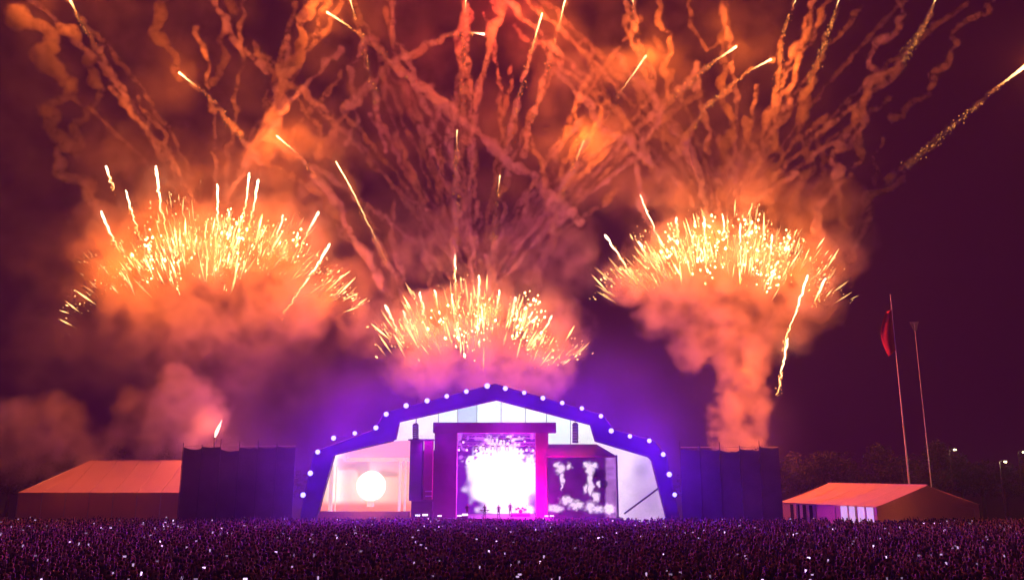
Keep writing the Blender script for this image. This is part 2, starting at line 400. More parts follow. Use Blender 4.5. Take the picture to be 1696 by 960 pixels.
# hood: a wedge whose top slopes up and back
xb1 = P(988, 736, VY + 3)[0]
v = [(x0, VY, zt(757)), (x1, VY, zt(757)), (xb1, VY + 3, P(960, 737, VY + 3)[2]), (x0, VY + 3, P(960, 737, VY + 3)[2]),
     (x0, VY, zt(754)), (x1, VY, zt(754)), (xb1, VY + 3, P(960, 735, VY + 3)[2]), (x0, VY + 3, P(960, 735, VY + 3)[2])]
MB().add(v, [(0, 1, 5, 4), (4, 5, 6, 7), (0, 3, 2, 1), (1, 2, 6, 5), (2, 3, 7, 6), (3, 0, 4, 7)]).build('hood', M['hood'], vs)
MB().box(x1 + 0.01, x1 + 0.22, VY - 0.05, VY + 2.9, 0, zt(753)).build('side_panel', M['dark_metal'], vs)
MB().box(x0 - 0.22, x0 - 0.01, VY - 0.05, VY + 2.9, 0, zt(757)).build('side_panel', M['hood'], vs)

# line arrays hung in the side openings of the gable
for cxp, top, bot, lab in ((688, 702, 727, 'hanging dark speaker column above the draped tower'), (953, 701, 733, 'hanging dark speaker column above the hooded video screen')):
    la = tag(empty('line_array'), lab, 'speaker column')
    p0 = P(cxp, top, SY + 5); p1 = P(cxp, bot, SY + 5); n = 7; hh = (p0[2] - p1[2]) / n
    for i in range(n):
        y = SY + 5 + 0.10 * (i / n) ** 2 * n
        MB().box(p0[0] - .42, p0[0] + .42, y, y + 0.6, p0[2] - (i + 1) * hh + 0.02, p0[2] - i * hh - 0.02).build('cabinet', M['black'], la)
    MB().box(p0[0] - .3, p0[0] + .3, SY + 5.1, SY + 5.5, p0[2], p0[2] + .15).tube([(p0[0], SY + 5.3, p0[2] + .1), (p0[0], SY + 5.3, p0[2] + 3.5)], 0.03).build('rigging', M['dark_metal'], la)

# arch lamps
lamps = [(502.6, 819), (514.6, 783), (526.7, 748), (553, 725), (588, 717), (623, 708), (640, 685.6), (673, 671.6), (707.6, 663.4), (740, 656), (772.5, 648), (807, 639),
         (837, 643), (868, 650), (899, 659), (931, 667), (963.5, 676), (995, 688.7), (1012, 713), (1043, 722), (1075, 729.5), (1098, 752), (1108, 785), (1117, 818.6)]
lamp = tag(empty('arch_lamp'), 'round blue-white lamp glowing on the rim of the stage arch', 'lamp', 'lamps along the stage arch')
lb = MB().lathe([(0.16, 0.35), (0.30, 0.2), (0.36, 0.0), (0.38, -0.22)], 14, axis='y').build('housing', M['dark_metal'], lamp, True)
MB().lathe([(0.35, -0.20), (0.33, -0.26), (0.18, -0.33), (0.03, -0.35)], 14, axis='y').build('lens', M['blue_lens'], lamp, True)
MB().box(-.04, .04, 0.3, 0.75, -.04, .04).box(-.46, -.40, -.1, .34, -.05, .05).box(.40, .46, -.1, .34, -.05, .05).box(-.46, .46, .33, .38, -.05, .05).build('bracket', M['dark_metal'], lamp)
for i, (px, py) in enumerate(lamps):
    o = lamp if i == 0 else copy_tree(lamp)
    p = P(px, py, SY - 0.75); o.location = p
    s = 1.1 if i == 11 else random.uniform(0.85, 1.05); o.scale = (s, s, s)
for i, (px, py) in enumerate(lamps):
    p = P(px, py, SY - 0.75)
    point_light('lamp_glow', (p[0], p[1] - 0.4, p[2]), 3600, (0.03, 0.0, 1.0), None, 0.15, 165, (p[0], p[1] - 10, p[2] - 3))
    point_light('lamp_spill', (p[0], p[1] - 0.5, p[2]), 1300, (0.05, 0.0, 1.0), None, 0.15)

# floor lights at the stage front
fl = tag(empty('floor_light'), 'bright white floor light on the lip of the stage deck', 'stage light', 'floor lights on the stage lip')
MB().box(-.5, .5, -.1, .25, 0, .12).box(-.45, .45, -.06, .2, .12, .62).build('housing', M['dark_metal'], fl)
for i in range(3): MB().lathe([(0.13, -0.09), (0.12, -0.065)], 10, (-.29 + .29 * i, 0, .4), 'y').build('lens', M['white_lens'], fl)
for i, px in enumerate((692, 704, 728, 761, 770, 905, 914)):
    o = fl if i == 0 else copy_tree(fl); p = P(px, 846, SY + 1.9); o.location = (p[0], SY + 1.95, DZ)
    o.rotation_euler = (0, 0, random.uniform(-.3, .3)); q_ = random.uniform(.7, 1.25); o.scale = (q_ * .8, q_, q_)

# stage light thrown out to the crowd
for px, col, pw in ((790, (0.55, 0.02, 1.0), 9000), (850, (0.9, 0.05, 0.9), 9000), (890, (1.0, 0.0, 0.75), 22000)):
    p = P(px, 790, SY + 8); point_light('stage_wash', p, pw, col, None, 1.0)
for px, py, col, pw in ((560, 740, (0.36, 0.0, 1.0), 21000), (700, 655, (0.32, 0.0, 1.0), 21000), (960, 665, (0.28, 0.0, 1.0), 21000), (1070, 740, (0.25, 0.0, 1.0), 17000)):
    p = P(px, py, SY - 2); point_light('added_arch_wash', p, pw, col, None, 1.0, 125, (p[0] * 1.0, 40, 4))  # added spots without fixtures, tint the crowd and haze purple

for px, py, col, pw in ((590, 690, (0.42, 0.0, 1.0), 9500), (735, 636, (0.9, 0.0, 0.8), 2600), (880, 636, (0.6, 0.0, 1.0), 2600), (1060, 690, (0.25, 0.0, 1.0), 6500)):
    p = P(px, py, SY + 6); p[2] += 1.0; point_light('added_roof_wash', p, pw, col, None, 1.0)  # added lights above the roof, turn haze and smoke purple
point_light('added_lip_wash', (P(880, 840, SY + 1)[0], SY - .4, 3.2), 14000, (1.0, 0.0, .85), None, .4)  # added light, lays a magenta glow on the front of the crowd
for px, py, tx, ty, col, pw in ((700, 712, 735, 790, (0.45, 0.0, 1.0), 2600), (850, 690, 840, 705, (0.55, 0.05, 1.0), 900), (930, 725, 898, 800, (1.0, 0.0, 0.5), 2600), (960, 728, 960, 745, (1.0, 0.12, 0.2), 1000)):
    point_light('added_front_wash', P(px, py, SY + .3), pw, col, None, .3, 90, P(tx, ty, PY))  # added spots that colour the proscenium, tower and hood
# ------------------------------------------------------------------ people
def person_mesh(name, pose, shirt, trousers, hair, skin):
    J = {'pel': (0, 0, .98), 'wai': (0, 0, 1.12), 'che': (0, 0, 1.32), 'nk0': (0, 0, 1.46), 'nk1': (0, .01, 1.53), 'hd0': (0, .02, 1.60), 'hd1': (0, .02, 1.68), 'hd2': (0, .02, 1.76)}
    rad = {'pel': (.165, .12), 'wai': (.145, .105), 'che': (.17, .12), 'nk0': (.09, .08), 'nk1': (.055, .055), 'hd0': (.078, .09), 'hd1': (.085, .10), 'hd2': (.055, .07)}
    E = [('pel', 'wai'), ('wai', 'che'), ('che', 'nk0'), ('nk0', 'nk1'), ('nk1', 'hd0'), ('hd0', 'hd1'), ('hd1', 'hd2')]
    for s, q in ((-1, 'l'), (1, 'r')):
        J[q + 'hip'] = (s * .10, 0, .88); J[q + 'kne'] = (s * .11, .02, .5); J[q + 'ank'] = (s * .12, 0, .09); J[q + 'toe'] = (s * .13, .14, .04)
        rad.update({q + 'hip': (.095,) * 2, q + 'kne': (.062,) * 2, q + 'ank': (.042,) * 2, q + 'toe': (.04, .035)})
        J[q + 'sho'] = (s * .19, 0, 1.42); rad[q + 'sho'] = (.062,) * 2
        up = pose == 'both' or (pose in ('one', 'phone') and s > 0)
        if pose == 'phone': el, wr, ha = (s * .24, .20, 1.34), (s * .10, .38, 1.58), (s * .04, .41, 1.66)
        elif pose == 'play': el, wr, ha = (s * .28, .06, 1.18), (s * .12, .28, 1.12), (s * .05, .33, 1.12)
        elif up: el, wr, ha = (s * .30, .05, 1.62), (s * .26, .10, 1.88), (s * .25, .12, 1.98)
        else: el, wr, ha = (s * .25, -.03, 1.16), (s * .25, .06, .93), (s * .24, .09, .84)
        J[q + 'elb'] = el; J[q + 'wri'] = wr; J[q + 'han'] = ha
        rad.update({q + 'elb': (.045,) * 2, q + 'wri': (.032,) * 2, q + 'han': (.042, .03)})
        E += [('pel', q + 'hip'), (q + 'hip', q + 'kne'), (q + 'kne', q + 'ank'), (q + 'ank', q + 'toe'), ('nk0', q + 'sho'), (q + 'sho', q + 'elb'), (q + 'elb', q + 'wri'), (q + 'wri', q + 'han')]
    names = list(J); ix = {n: i for i, n in enumerate(names)}
    me = bpy.data.meshes.new(name); me.from_pydata([J[n] for n in names], [(ix[a], ix[b]) for a, b in E], [])
    ob = bpy.data.objects.new(name, me); COL.objects.link(ob)
    ob.modifiers.new('skin', 'SKIN')
    for n in names:
        sv = me.skin_vertices[0].data[ix[n]]; sv.radius = rad[n]; sv.use_root = n == 'pel'
    dg = bpy.context.evaluated_depsgraph_get(); low = bpy.data.meshes.new_from_object(ob.evaluated_get(dg))
    ob.modifiers.new('sub', 'SUBSURF').levels = 1; ob.modifiers['sub'].render_levels = 1
    dg = bpy.context.evaluated_depsgraph_get(); hi = bpy.data.meshes.new_from_object(ob.evaluated_get(dg))
    bpy.data.objects.remove(ob)
    for m_ in (low, hi):
        co = np.empty(len(m_.vertices) * 3, np.float32); m_.vertices.foreach_get('co', co); co = co.reshape(-1, 3)
        c = np.ones((len(co), 4), np.float32); c[:, :3] = shirt
        c[co[:, 2] < .95, :3] = trousers
        c[co[:, 2] < .07, :3] = (0.03, 0.03, 0.03)
        arm = np.abs(co[:, 0]) > .225
        if pose != 'phone': c[arm & (co[:, 2] < 1.2) & (co[:, 2] > .75), :3] = skin
        c[(co[:, 2] > 1.5) & (co[:, 0] ** 2 < .0225), :3] = skin
        c[(co[:, 2] > 1.56) & (np.abs(co[:, 0]) < .13) & ((co[:, 1] < .06) | (co[:, 2] > 1.72)), :3] = hair
        c[(co[:, 2] > 1.64) & (np.abs(co[:, 0]) > .14), :3] = skin
        if pose == 'phone': c[(co[:, 1] > .27), :3] = skin
        m_.attributes.new('glow', 'FLOAT_COLOR', 'POINT').data.foreach_set('color', c.ravel())
        m_.polygons.foreach_set('use_smooth', [True] * len(m_.polygons))
        m_.materials.clear(); m_.materials.append(M['attr'])
    return low, hi
SK = [(0.45, 0.27, 0.19), (0.30, 0.17, 0.11), (0.5, 0.32, 0.24)]
HR = [(0.02, 0.015, 0.01), (0.07, 0.04, 0.02), (0.22, 0.14, 0.06)]
SHIRTS = {'black': (0.025, 0.025, 0.03), 'white': (0.65, 0.63, 0.62), 'navy': (0.03, 0.04, 0.12), 'grey': (0.18, 0.18, 0.19), 'red': (0.30, 0.03, 0.03)}
POSES = {'down': 'standing with arms down', 'both': 'raising both arms', 'one': 'waving one raised arm', 'phone': 'holding up a phone'}
variants = {}
for pi, pose in enumerate(POSES):
    for si, (sn, sc_) in enumerate(SHIRTS.items()):
        variants[pose, sn] = person_mesh('person', pose, sc_, (0.04, 0.05, 0.09) if (si + pi) % 2 else (0.03, 0.03, 0.03), HR[(si * 2 + pi) % 3], SK[(si + pi) % 3])
performer_low, performer_hi = person_mesh('performer', 'play', (0.02, 0.02, 0.02), (0.02, 0.02, 0.03), HR[0], SK[0])

# places in the crowd: a jittered grid over the field
Y0, Y1, SP = 41.0, 111.5, 0.92
spots = []
y = Y0
while y < Y1:
    hw = y * 0.64 / CT + 4; x = -hw
    while x < hw:
        spots.append((x + rng.uniform(-.33, .33), y + rng.uniform(-.33, .33))); x += SP
    y += SP
spots = np.array(spots); spots = spots[rng.random(len(spots)) < 0.88]
# keep those whose head is inside the picture
hd = np.array([(x, yy, 1.75) for x, yy in spots]); dep = hd[:, 1] * CT + (hd[:, 2] - CAMZ) * ST; upv = -hd[:, 1] * ST + (hd[:, 2] - CAMZ) * CT
vy = 480 - F * upv / dep; vx = 848 + F * hd[:, 0] / dep
keep = (vy < 985) & (vx > -30) & (vx < 1726)
spots = spots[keep]; vy = vy[keep]; vx = vx[keep]
order = np.argsort(spots[:, 1]); spots = spots[order]; vy = vy[order]; vx = vx[order]
pk = list(POSES); sk_ = list(SHIRTS)
def choose():
    return (pk[rng.choice(4, p=[.66, .08, .12, .14])], sk_[rng.choice(5, p=[.38, .16, .2, .18, .08])])
phones = []
NEAR = 290
near_i = [i for i in range(len(spots)) if vy[i] < 968 and -5 < vx[i] < 1700][:NEAR]; near_set = set(near_i)
for i in near_i:
    ps, sh = choose(); x, yy = spots[i]; s = rng.uniform(.93, 1.06); rz = rng.normal(0, .3)
    o = bpy.data.objects.new('person', variants[ps, sh][1]); link(o)
    o.location = (x, yy, 0); o.scale = (s, s, s); o.rotation_euler = (0, 0, rz)
    tag(o, f'person in a {sh} top {POSES[ps]} in the crowd, seen from behind', 'person', 'people in the festival crowd')
    if ps == 'phone' and rng.random() < .6: phones.append((x, yy, s, rz))
# the mass behind them
VV = []; FF = []; CC = []; base = 0
cache = {}
for kx, (low, hi) in variants.items():
    low.calc_loop_triangles()
    co = np.empty(len(low.vertices) * 3, np.float32); low.vertices.foreach_get('co', co); co = co.reshape(-1, 3)
    tr = np.empty(len(low.loop_triangles) * 3, np.int32); low.loop_triangles.foreach_get('vertices', tr); tr = tr.reshape(-1, 3)
    c = np.empty(len(co) * 4, np.float32); low.attributes['glow'].data.foreach_get('color', c); cache[kx] = (co, tr, c.reshape(-1, 4))
for i in range(len(spots)):
    if i in near_set: continue
    kx = choose(); co, tr, c = cache[kx]; x, yy = spots[i]; s = rng.uniform(.92, 1.07); rz = rng.normal(0, .35); cs, sn = math.cos(rz), math.sin(rz)
    v = np.stack([(co[:, 0] * cs - co[:, 1] * sn) * s + x, (co[:, 0] * sn + co[:, 1] * cs) * s + yy, co[:, 2] * s], 1)
    VV.append(v); FF.append(tr + base); CC.append(c); base += len(co)
    if kx[0] == 'phone' and len(phones) < 285 and rng.random() < .30: phones.append((x, yy, s, rz))
V = np.concatenate(VV).astype(np.float32); T = np.concatenate(FF).astype(np.int32); Cc = np.concatenate(CC).astype(np.float32)
me = bpy.data.meshes.new('crowd'); me.vertices.add(len(V)); me.vertices.foreach_set('co', V.ravel())
me.loops.add(len(T) * 3); me.loops.foreach_set('vertex_index', T.ravel()); me.polygons.add(len(T))
me.polygons.foreach_set('loop_start', np.arange(0, len(T) * 3, 3, dtype=np.int32)); me.update(calc_edges=True)
me.attributes.new('glow', 'FLOAT_COLOR', 'POINT').data.foreach_set('color', Cc.ravel())
me.polygons.foreach_set('use_smooth', np.ones(len(T), bool))
me.materials.append(M['attr'])
tag(link(bpy.data.objects.new('crowd', me)), 'dense dark festival crowd stretching away to the stage', kind='stuff')
print('crowd people', len(spots), 'tris', len(T), 'phones', len(phones))
# phones in raised hands, their lit screens towards the holders
protos_ = []
for es in (.25, .7, 1.8):
    pm = mat('phone_screen', (0.2, 0.2, 0.2), 0.3, emit=(0.85, 0.55, 1.0), es=es)
    ph = tag(empty('phone'), {.25: 'small dimly lit phone held up by someone in the crowd', .7: 'small lavender-lit phone held up by someone in the crowd', 1.8: 'small bright phone held up by someone in the crowd'}[es], 'phone', 'phones held up in the crowd')
    MB().box(-.05, .05, 0, .012, -.09, .09).build('case', M['black'], ph); MB().box(-.046, .046, -.004, -.0005, -.085, .085).build('screen', pm, ph)
    protos_.append([ph, False])
for i, (x, yy, s, rz) in enumerate(phones):
    pr_ = protos_[[0, 1, 2, 0, 1][i % 5]]
    o = copy_tree(pr_[0]) if pr_[1] else pr_[0]; pr_[1] = True
    l = np.array((0, .40, 1.74)) * s; cs, sn = math.cos(rz), math.sin(rz)
    o.location = (x + l[0] * cs - l[1] * sn, yy + l[0] * sn + l[1] * cs, l[2]); o.rotation_euler = (R(-14), R(90) if rng.random() < .4 else 0, rz * .5)
    k = rng.uniform(.9, 1.5); o.scale = (k, k, k)

# performers and their gear on the deck
for i, (px, yo) in enumerate(((774, 4.0), (803, 5.5), (826, 3.5), (845, 6.5))):
    o = bpy.data.objects.new('performer', performer_hi); link(o); p = P(px, 820, SY + yo)
    o.location = (p[0], SY + yo, DZ); o.rotation_euler = (0, 0, math.pi + random.uniform(-.5, .5)); s = random.uniform(.97, 1.08); o.scale = (s, s, s)
    tag(o, ['dark-clothed performer at the edge of the stage opening', 'dark-clothed performer behind the keyboard stand', 'dark-clothed performer in front of the white-hot wall', 'dark-clothed performer beside the drum riser'][i], 'performer')
ks = tag(empty('keyboard_stand', (P(803, 820, SY + 5)[0], SY + 4.7, DZ)), 'keyboard on a dark cross-leg stand on the stage deck', 'keyboard')
MB().box(-.7, .7, -.2, .2, .92, 1.02).build('keyboard', M['dark_metal'], ks)
MB().tube([(-.5, 0, 0), (.5, 0, .92)], .03).build('leg', M['dark_metal'], ks); MB().tube([(.5, .05, 0), (-.5, .05, .92)], .03).build('leg', M['dark_metal'], ks)
dr = tag(empty('drum_kit', (P(862, 820, SY + 7)[0], SY + 7, DZ)), 'drum kit with cymbals on the stage deck', 'drum kit')
MB().box(-1.4, 1.4, -1, 1.2, 0, .4).build('riser', M['deck'], dr)
MB().lathe([(.28, -.22), (.28, .22)], 16, (0, -.2, .69), 'y').build('bass_drum', M['hood'], dr)
for x, y, z, r in ((-.3, -.15, 1.0, .17), (.3, -.15, 1.0, .17), (.65, .2, .8, .2), (-.6, .25, .85, .17)): MB().lathe([(r, 0), (r, .25)], 12, (x, y, z)).build('drum', M['hood'], dr)
for x, y in ((-.85, 0), (.85, 0), (-.7, .5)):
    MB().tube([(x, y, .4), (x, y, 1.5)], .015, 5).build('cymbal_stand', M['truss'], dr); MB().lathe([(.24, 1.5), (.03, 1.53)], 14, (x, y, 0)).build('cymbal', M['truss'], dr)

# ------------------------------------------------------------------ hoardings beside the stage
def hoarding(pxa, pxb, pytop, Y, label):
    h = tag(empty('hoarding'), label, 'hoarding')
    a, b = P(pxa, pytop, Y), P(pxb, pytop, Y); n = max(3, int(abs(b[0] - a[0]) / 2.4)); wd = (b[0] - a[0]) / n
    for i in range(n):
        x = a[0] + i * wd; dy = random.uniform(-.06, .06); tz = a[2] + random.uniform(-.45, .1); sag = random.uniform(.05, .3)
        xl, xr = x + .03, x + wd - .03
        top = [(xl + (xr - xl) * u, tz - sag * math.sin(math.pi * u) - .25 * random.random() * u) for u in np.linspace(0, 1, 7)]
        MB().prism([(xl, 0), (xr, 0)] + top[::-1], Y + dy, Y + dy + .05).build('scrim_panel', M['hoarding'], h)
        for zf in (.36, .7, 1.0): MB().tube([(x + .05, Y + .22, a[2] * zf), (x + wd - .05, Y + .22, a[2] * zf + .02)], .035, 5).build('ledger', M['truss'], h)
        MB().tube([(x, Y - .08, 0), (x, Y - .08, a[2] + random.uniform(.1, .9))], .05).build('post', M['dark_metal'], h)
hoarding(304, 490, 738, SY - 2.6, 'tall dark scrim hoarding between the marquee and the lamp-rimmed arch')
hoarding(1126, 1290, 740, SY + 3, 'tall dark scrim hoarding between the arch and the tent with lit windows')

# ------------------------------------------------------------------ marquees
def marquee(name, label, x0, x1, y0, y1, eave, ridge, hipl, hipr, bays):
    t = tag(empty(name), label, 'marquee'); ym = (y0 + y1) / 2
    wbay = (x1 - x0) / bays
    for i in range(bays):                                   # canvas bays, one part each
        a, b = x0 + i * wbay + .03, x0 + (i + 1) * wbay - .03
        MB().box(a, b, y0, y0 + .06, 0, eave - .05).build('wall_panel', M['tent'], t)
        ra, rb = max(a, x0 + hipl), min(b, x1 - hipr)
        def zr(x, front=True):
            return eave
        n = 6; v = []; f = []
        for k in range(n + 1):                              # slightly sagging roof bay
            u = k / n; yy = y0 - .25 + (ym - y0 + .25) * u
            for x, xr in ((a, min(max(a, x0 + hipl), x1 - hipr)), (b, min(max(b, x0 + hipl), x1 - hipr))):
                xx = x + (xr - x) * u if True else x
                v.append((xx, yy, eave + (ridge - eave) * u - .18 * math.sin(math.pi * u)))
        for k in range(n): f.append((2 * k, 2 * k + 1, 2 * k + 3, 2 * k + 2))
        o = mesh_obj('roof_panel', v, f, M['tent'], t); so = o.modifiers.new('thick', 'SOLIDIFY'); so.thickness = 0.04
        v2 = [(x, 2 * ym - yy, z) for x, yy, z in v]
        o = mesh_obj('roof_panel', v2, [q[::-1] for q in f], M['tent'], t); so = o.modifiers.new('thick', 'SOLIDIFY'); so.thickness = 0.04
        MB().tube([(a, y0 - .08, 0), (a, y0 - .08, eave)], .05).build('pole', M['pole'], t)
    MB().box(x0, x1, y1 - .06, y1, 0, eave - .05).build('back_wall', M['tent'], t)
    for xe, hip in ((x0, hipl), (x1, hipr)):
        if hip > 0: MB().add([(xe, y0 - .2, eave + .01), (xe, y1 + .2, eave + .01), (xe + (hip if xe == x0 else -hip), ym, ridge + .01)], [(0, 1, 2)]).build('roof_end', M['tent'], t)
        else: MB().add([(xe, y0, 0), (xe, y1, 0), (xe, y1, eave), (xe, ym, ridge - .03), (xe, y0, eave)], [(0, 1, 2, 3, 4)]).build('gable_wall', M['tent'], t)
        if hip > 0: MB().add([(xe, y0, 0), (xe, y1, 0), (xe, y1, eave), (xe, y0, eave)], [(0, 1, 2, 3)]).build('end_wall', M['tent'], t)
    for q in (.25, .5, .75): point_light('added_tent_light', (x0 + (x1 - x0) * q, y0 + 3.0, eave - .6), 420, (1, .26, .06), t, .3)   # added lights inside, make the canvas glow orange
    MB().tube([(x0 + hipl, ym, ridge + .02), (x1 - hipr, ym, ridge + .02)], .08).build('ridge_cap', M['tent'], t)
    return t
TY = 113.0
e = P(200, 815, TY)[2]
marquee('marquee', 'long pale marquee with hipped end beside the tall dark hoarding', P(28, 840, TY)[0], P(304, 840, TY)[0], TY, TY + 14, e, P(200, 762, TY + 7)[2], 5.5, 0, 7)
T2 = 112.0
x0, x1 = P(1291, 840, T2)[0], P(1500, 840, T2)[0]
# the second marquee is turned so that its gable shows
t2 = marquee('marquee', 'pale marquee with lit windows and a shaded gable end', 0, 17, 0, 19, P(1450, 839, 106)[2], P(1520, 803, 110)[2], 0, 0, 5)
a65 = R(-65); cn = P(1452, 840, 106)
t2.location = (cn[0] - 17 * math.cos(a65), 106 - 17 * math.sin(a65), 0); t2.rotation_euler = (0, 0, a65)
for i in range(4):
    a = 11.2 + i * 1.4; wt = P(1450, 840, 106)[2]
    wn = MB().box(a, a + 1.05, -.05, -.01, 1.2, wt).build('window', M['window'], t2)
    MB().box(a - .06, a + 1.11, -.09, -.051, 1.14, 1.2).build('sill', M['pole'], wn)
    MB().box(a - .07, a, -.09, -.051, 1.2, wt).build('frame', M['pole'], wn)
for i in range(4):
    a = 2.0 + i * 1.2
    MB().box(a, a + .6, -.04, -.01, 0.3, P(1320, 835, 118)[2]).build('doorway', M['black'], t2)
# a low side canopy past the gable
t3 = tag(empty('canopy'), 'low flat canopy on thin legs past the shaded gable end', 'canopy')
ca, cb = P(1560, 836, T2 + 1), P(1608, 838, T2 + 1)
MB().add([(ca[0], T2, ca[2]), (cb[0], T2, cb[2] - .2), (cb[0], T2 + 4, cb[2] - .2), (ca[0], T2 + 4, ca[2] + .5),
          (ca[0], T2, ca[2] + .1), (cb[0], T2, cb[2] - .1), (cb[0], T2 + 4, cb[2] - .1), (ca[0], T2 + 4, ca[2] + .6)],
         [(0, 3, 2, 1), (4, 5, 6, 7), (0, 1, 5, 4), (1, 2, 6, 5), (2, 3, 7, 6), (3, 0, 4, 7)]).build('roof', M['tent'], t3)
for x, yy in ((ca[0] + .1, T2 + .1), (cb[0] - .1, T2 + .1), (ca[0] + .1, T2 + 3.9), (cb[0] - .1, T2 + 3.9)):
    MB().tube([(x, yy, 0), (x, yy, ca[2] - .12 if x < cb[0] - 1 else cb[2] - .22)], .04).build('leg', M['pole'], t3)

# ------------------------------------------------------------------ flagpoles, lamp posts, trees
FY = 127.0
pb, pt = P(1502, 760, FY), P(1474, 490, FY)
fp = tag(empty('flagpole', (pb[0], FY, 0)), 'tall pale flagpole flying a limp dark red flag', 'flagpole')
H1 = pt[2]
MB().tube([(0, 0, 0), (0, 0, H1 * .5), (0, 0, H1)], [.16, .12, .06], 8).build('pole', M['pole'], fp)
MB().lathe([(.03, 0), (.1, .08), (.1, .14), (.03, .22)], 10, (0, 0, H1)).build('finial', M['pole'], fp)
fz1, fz0 = P(1478, 512, FY)[2], P(1478, 580, FY)[2]
v = []; f = []; nu, nvv = 10, 14
for j in range(nvv + 1):
    for i in range(nu + 1):
        u, q = i / nu, j / nvv
        v.append((-.1 - 1.9 * u * (.55 + .45 * math.sin(math.pi * q)) + .0, .30 * math.sin(7 * u + 3 * q) * u, fz0 + (fz1 - fz0) * q - .9 * u * (1 - q * .3)))
for j in range(nvv):
    for i in range(nu): a = j * (nu + 1) + i; f.append((a, a + 1, a + nu + 2, a + nu + 1))
fo = mesh_obj('flag', v, f, M['flag'], fp, True); fo.modifiers.new('thick', 'SOLIDIFY').thickness = .02
pb, pt = P(1538, 760, FY + 5), P(1521, 534, FY + 5)
f2 = tag(empty('flagpole', (pb[0], FY + 5, 0)), 'thin pale pole topped by a small grey pennant, behind the red-flag pole', 'flagpole')
H2 = pt[2]
MB().tube([(0, 0, 0), (0, 0, H2)], [.11, .05], 8).build('pole', M['pole'], f2)
v = [(-.8, 0, H2 + .1), (.75, 0, H2 + .15), (.35, 0.1, H2 - 1.2), (-.2, -0.1, H2 - 1.4), (0, .15, H2 - .4)]
fo = mesh_obj('pennant', v, [(0, 1, 4), (1, 2, 4), (2, 3, 4), (3, 0, 4)], M['pennant'], f2); fo.modifiers.new('thick', 'SOLIDIFY').thickness = .02

def lamp_post(px, py, Y, label, pw):
    p = P(px, py, Y)
    l = tag(empty('lamp_post', (p[0], Y, 0)), label, 'lamp post')
    MB().tube([(0, 0, 0), (0, 0, p[2])], [.1, .06], 8).build('post', M['dark_metal'], l)
    MB().tube([(0, 0, p[2]), (.3, -.1, p[2] + .15), (.7, -.2, p[2] + .12)], .04).build('arm', M['dark_metal'], l)
    hd = MB().box(.5, 1.0, -.32, -.08, p[2] + .06, p[2] + .2).build('head', M['dark_metal'], l)
    MB().lathe([(.16, -.16), (.2, 0), (.1, .05)], 10, (.75, -.2, p[2] + .02)).build('bulb', M['warm_lens'], hd)
    point_light('lamp_glow', (.75, -.6, p[2] - .2), pw, (1, .75, .4), l, .2)
lamp_post(1572, 744, 128, 'dim lamp post with a small warm light among the trees', 250)
lamp_post(1655, 764, 122, 'lamp post with a bright white-yellow light standing before the trees', 450)
lamp_post(1686, 748, 132, 'lamp post with a small warm light in the trees beyond the bright one', 120)

def tree_mesh(seed):
    r = np.random.default_rng(seed); H = 11.0
    tb = MB(); tb.tube([(0, 0, 0), (.1, .05, 3), (.05, .1, 6.5), (.1, 0, 9)], [.35, .26, .16, .05], 8)
    cl = []
    for k in range(9):
        a = r.uniform(0, 6.28); z0 = r.uniform(2.8, 7); L = r.uniform(1.8, 3.6)
        e_ = np.array((math.cos(a) * L, math.sin(a) * L, z0 + r.uniform(.8, 2.4)))
        tb.tube([(0, 0, z0), e_ * (.5, .5, 1) - (0, 0, .3), e_], [.12, .08, .03], 5); cl.append((e_, r.uniform(1.2, 2.0)))
    for k in range(7): cl.append((np.array((r.normal(0, 1.0), r.normal(0, 1.0), r.uniform(6, H - 1.2))), r.uniform(1.3, 2.0)))
    LV = []; LF = []
    for c, rr in cl:
        for q in range(130):
            d = r.normal(size=3); d /= np.linalg.norm(d); p = c + d * rr * r.uniform(.45, 1.05) * np.array((1, 1, .8))
            n = r.normal(size=3); n /= np.linalg.norm(n); u = np.cross(n, (0, 0, 1)); u /= np.linalg.norm(u) + 1e-6; w_ = np.cross(n, u); s = r.uniform(.10, .24)
            b_ = len(LV); LV += [p - u * s, p + w_ * s * .6, p + u * s, p - w_ * s * .6]; LF.append((b_, b_ + 1, b_ + 2, b_ + 3))
    return tb, LV, LF
protos = []
for sdd in (1, 2, 3):
    tb, LV, LF = tree_mesh(sdd)
    r_ = empty('tree'); tb.build('trunk', M['bark'], r_, True); mesh_obj('crown', LV, LF, M['leaf'], r_); protos.append(r_)
used = [0, 0, 0]
tree_spots = [(px, 138 + random.uniform(-6, 12)) for px in range(1150, 1760, 34)] + [(px, 142 + random.uniform(-5, 10)) for px in range(-40, 520, 52)]
for i, (px, Y) in enumerate(tree_spots):
    kx = i % 3
    o = protos[kx] if not used[kx] else copy_tree(protos[kx]); used[kx] = 1
    o.location = (P(px + random.uniform(-8, 8), 776, Y)[0], Y, 0); s = random.uniform(.85, 1.15); o.scale = (s, s, s * random.uniform(.9, 1.12)); o.rotation_euler = (0, 0, random.uniform(0, 6.28))
    if px > 1100: tag(o, 'dim leafy tree in the dark row behind the tent with lit windows', 'tree', 'trees behind the tent with lit windows')
    else: tag(o, 'dim leafy tree in the smoke behind the hipped marquee', 'tree', 'trees behind the hipped marquee')

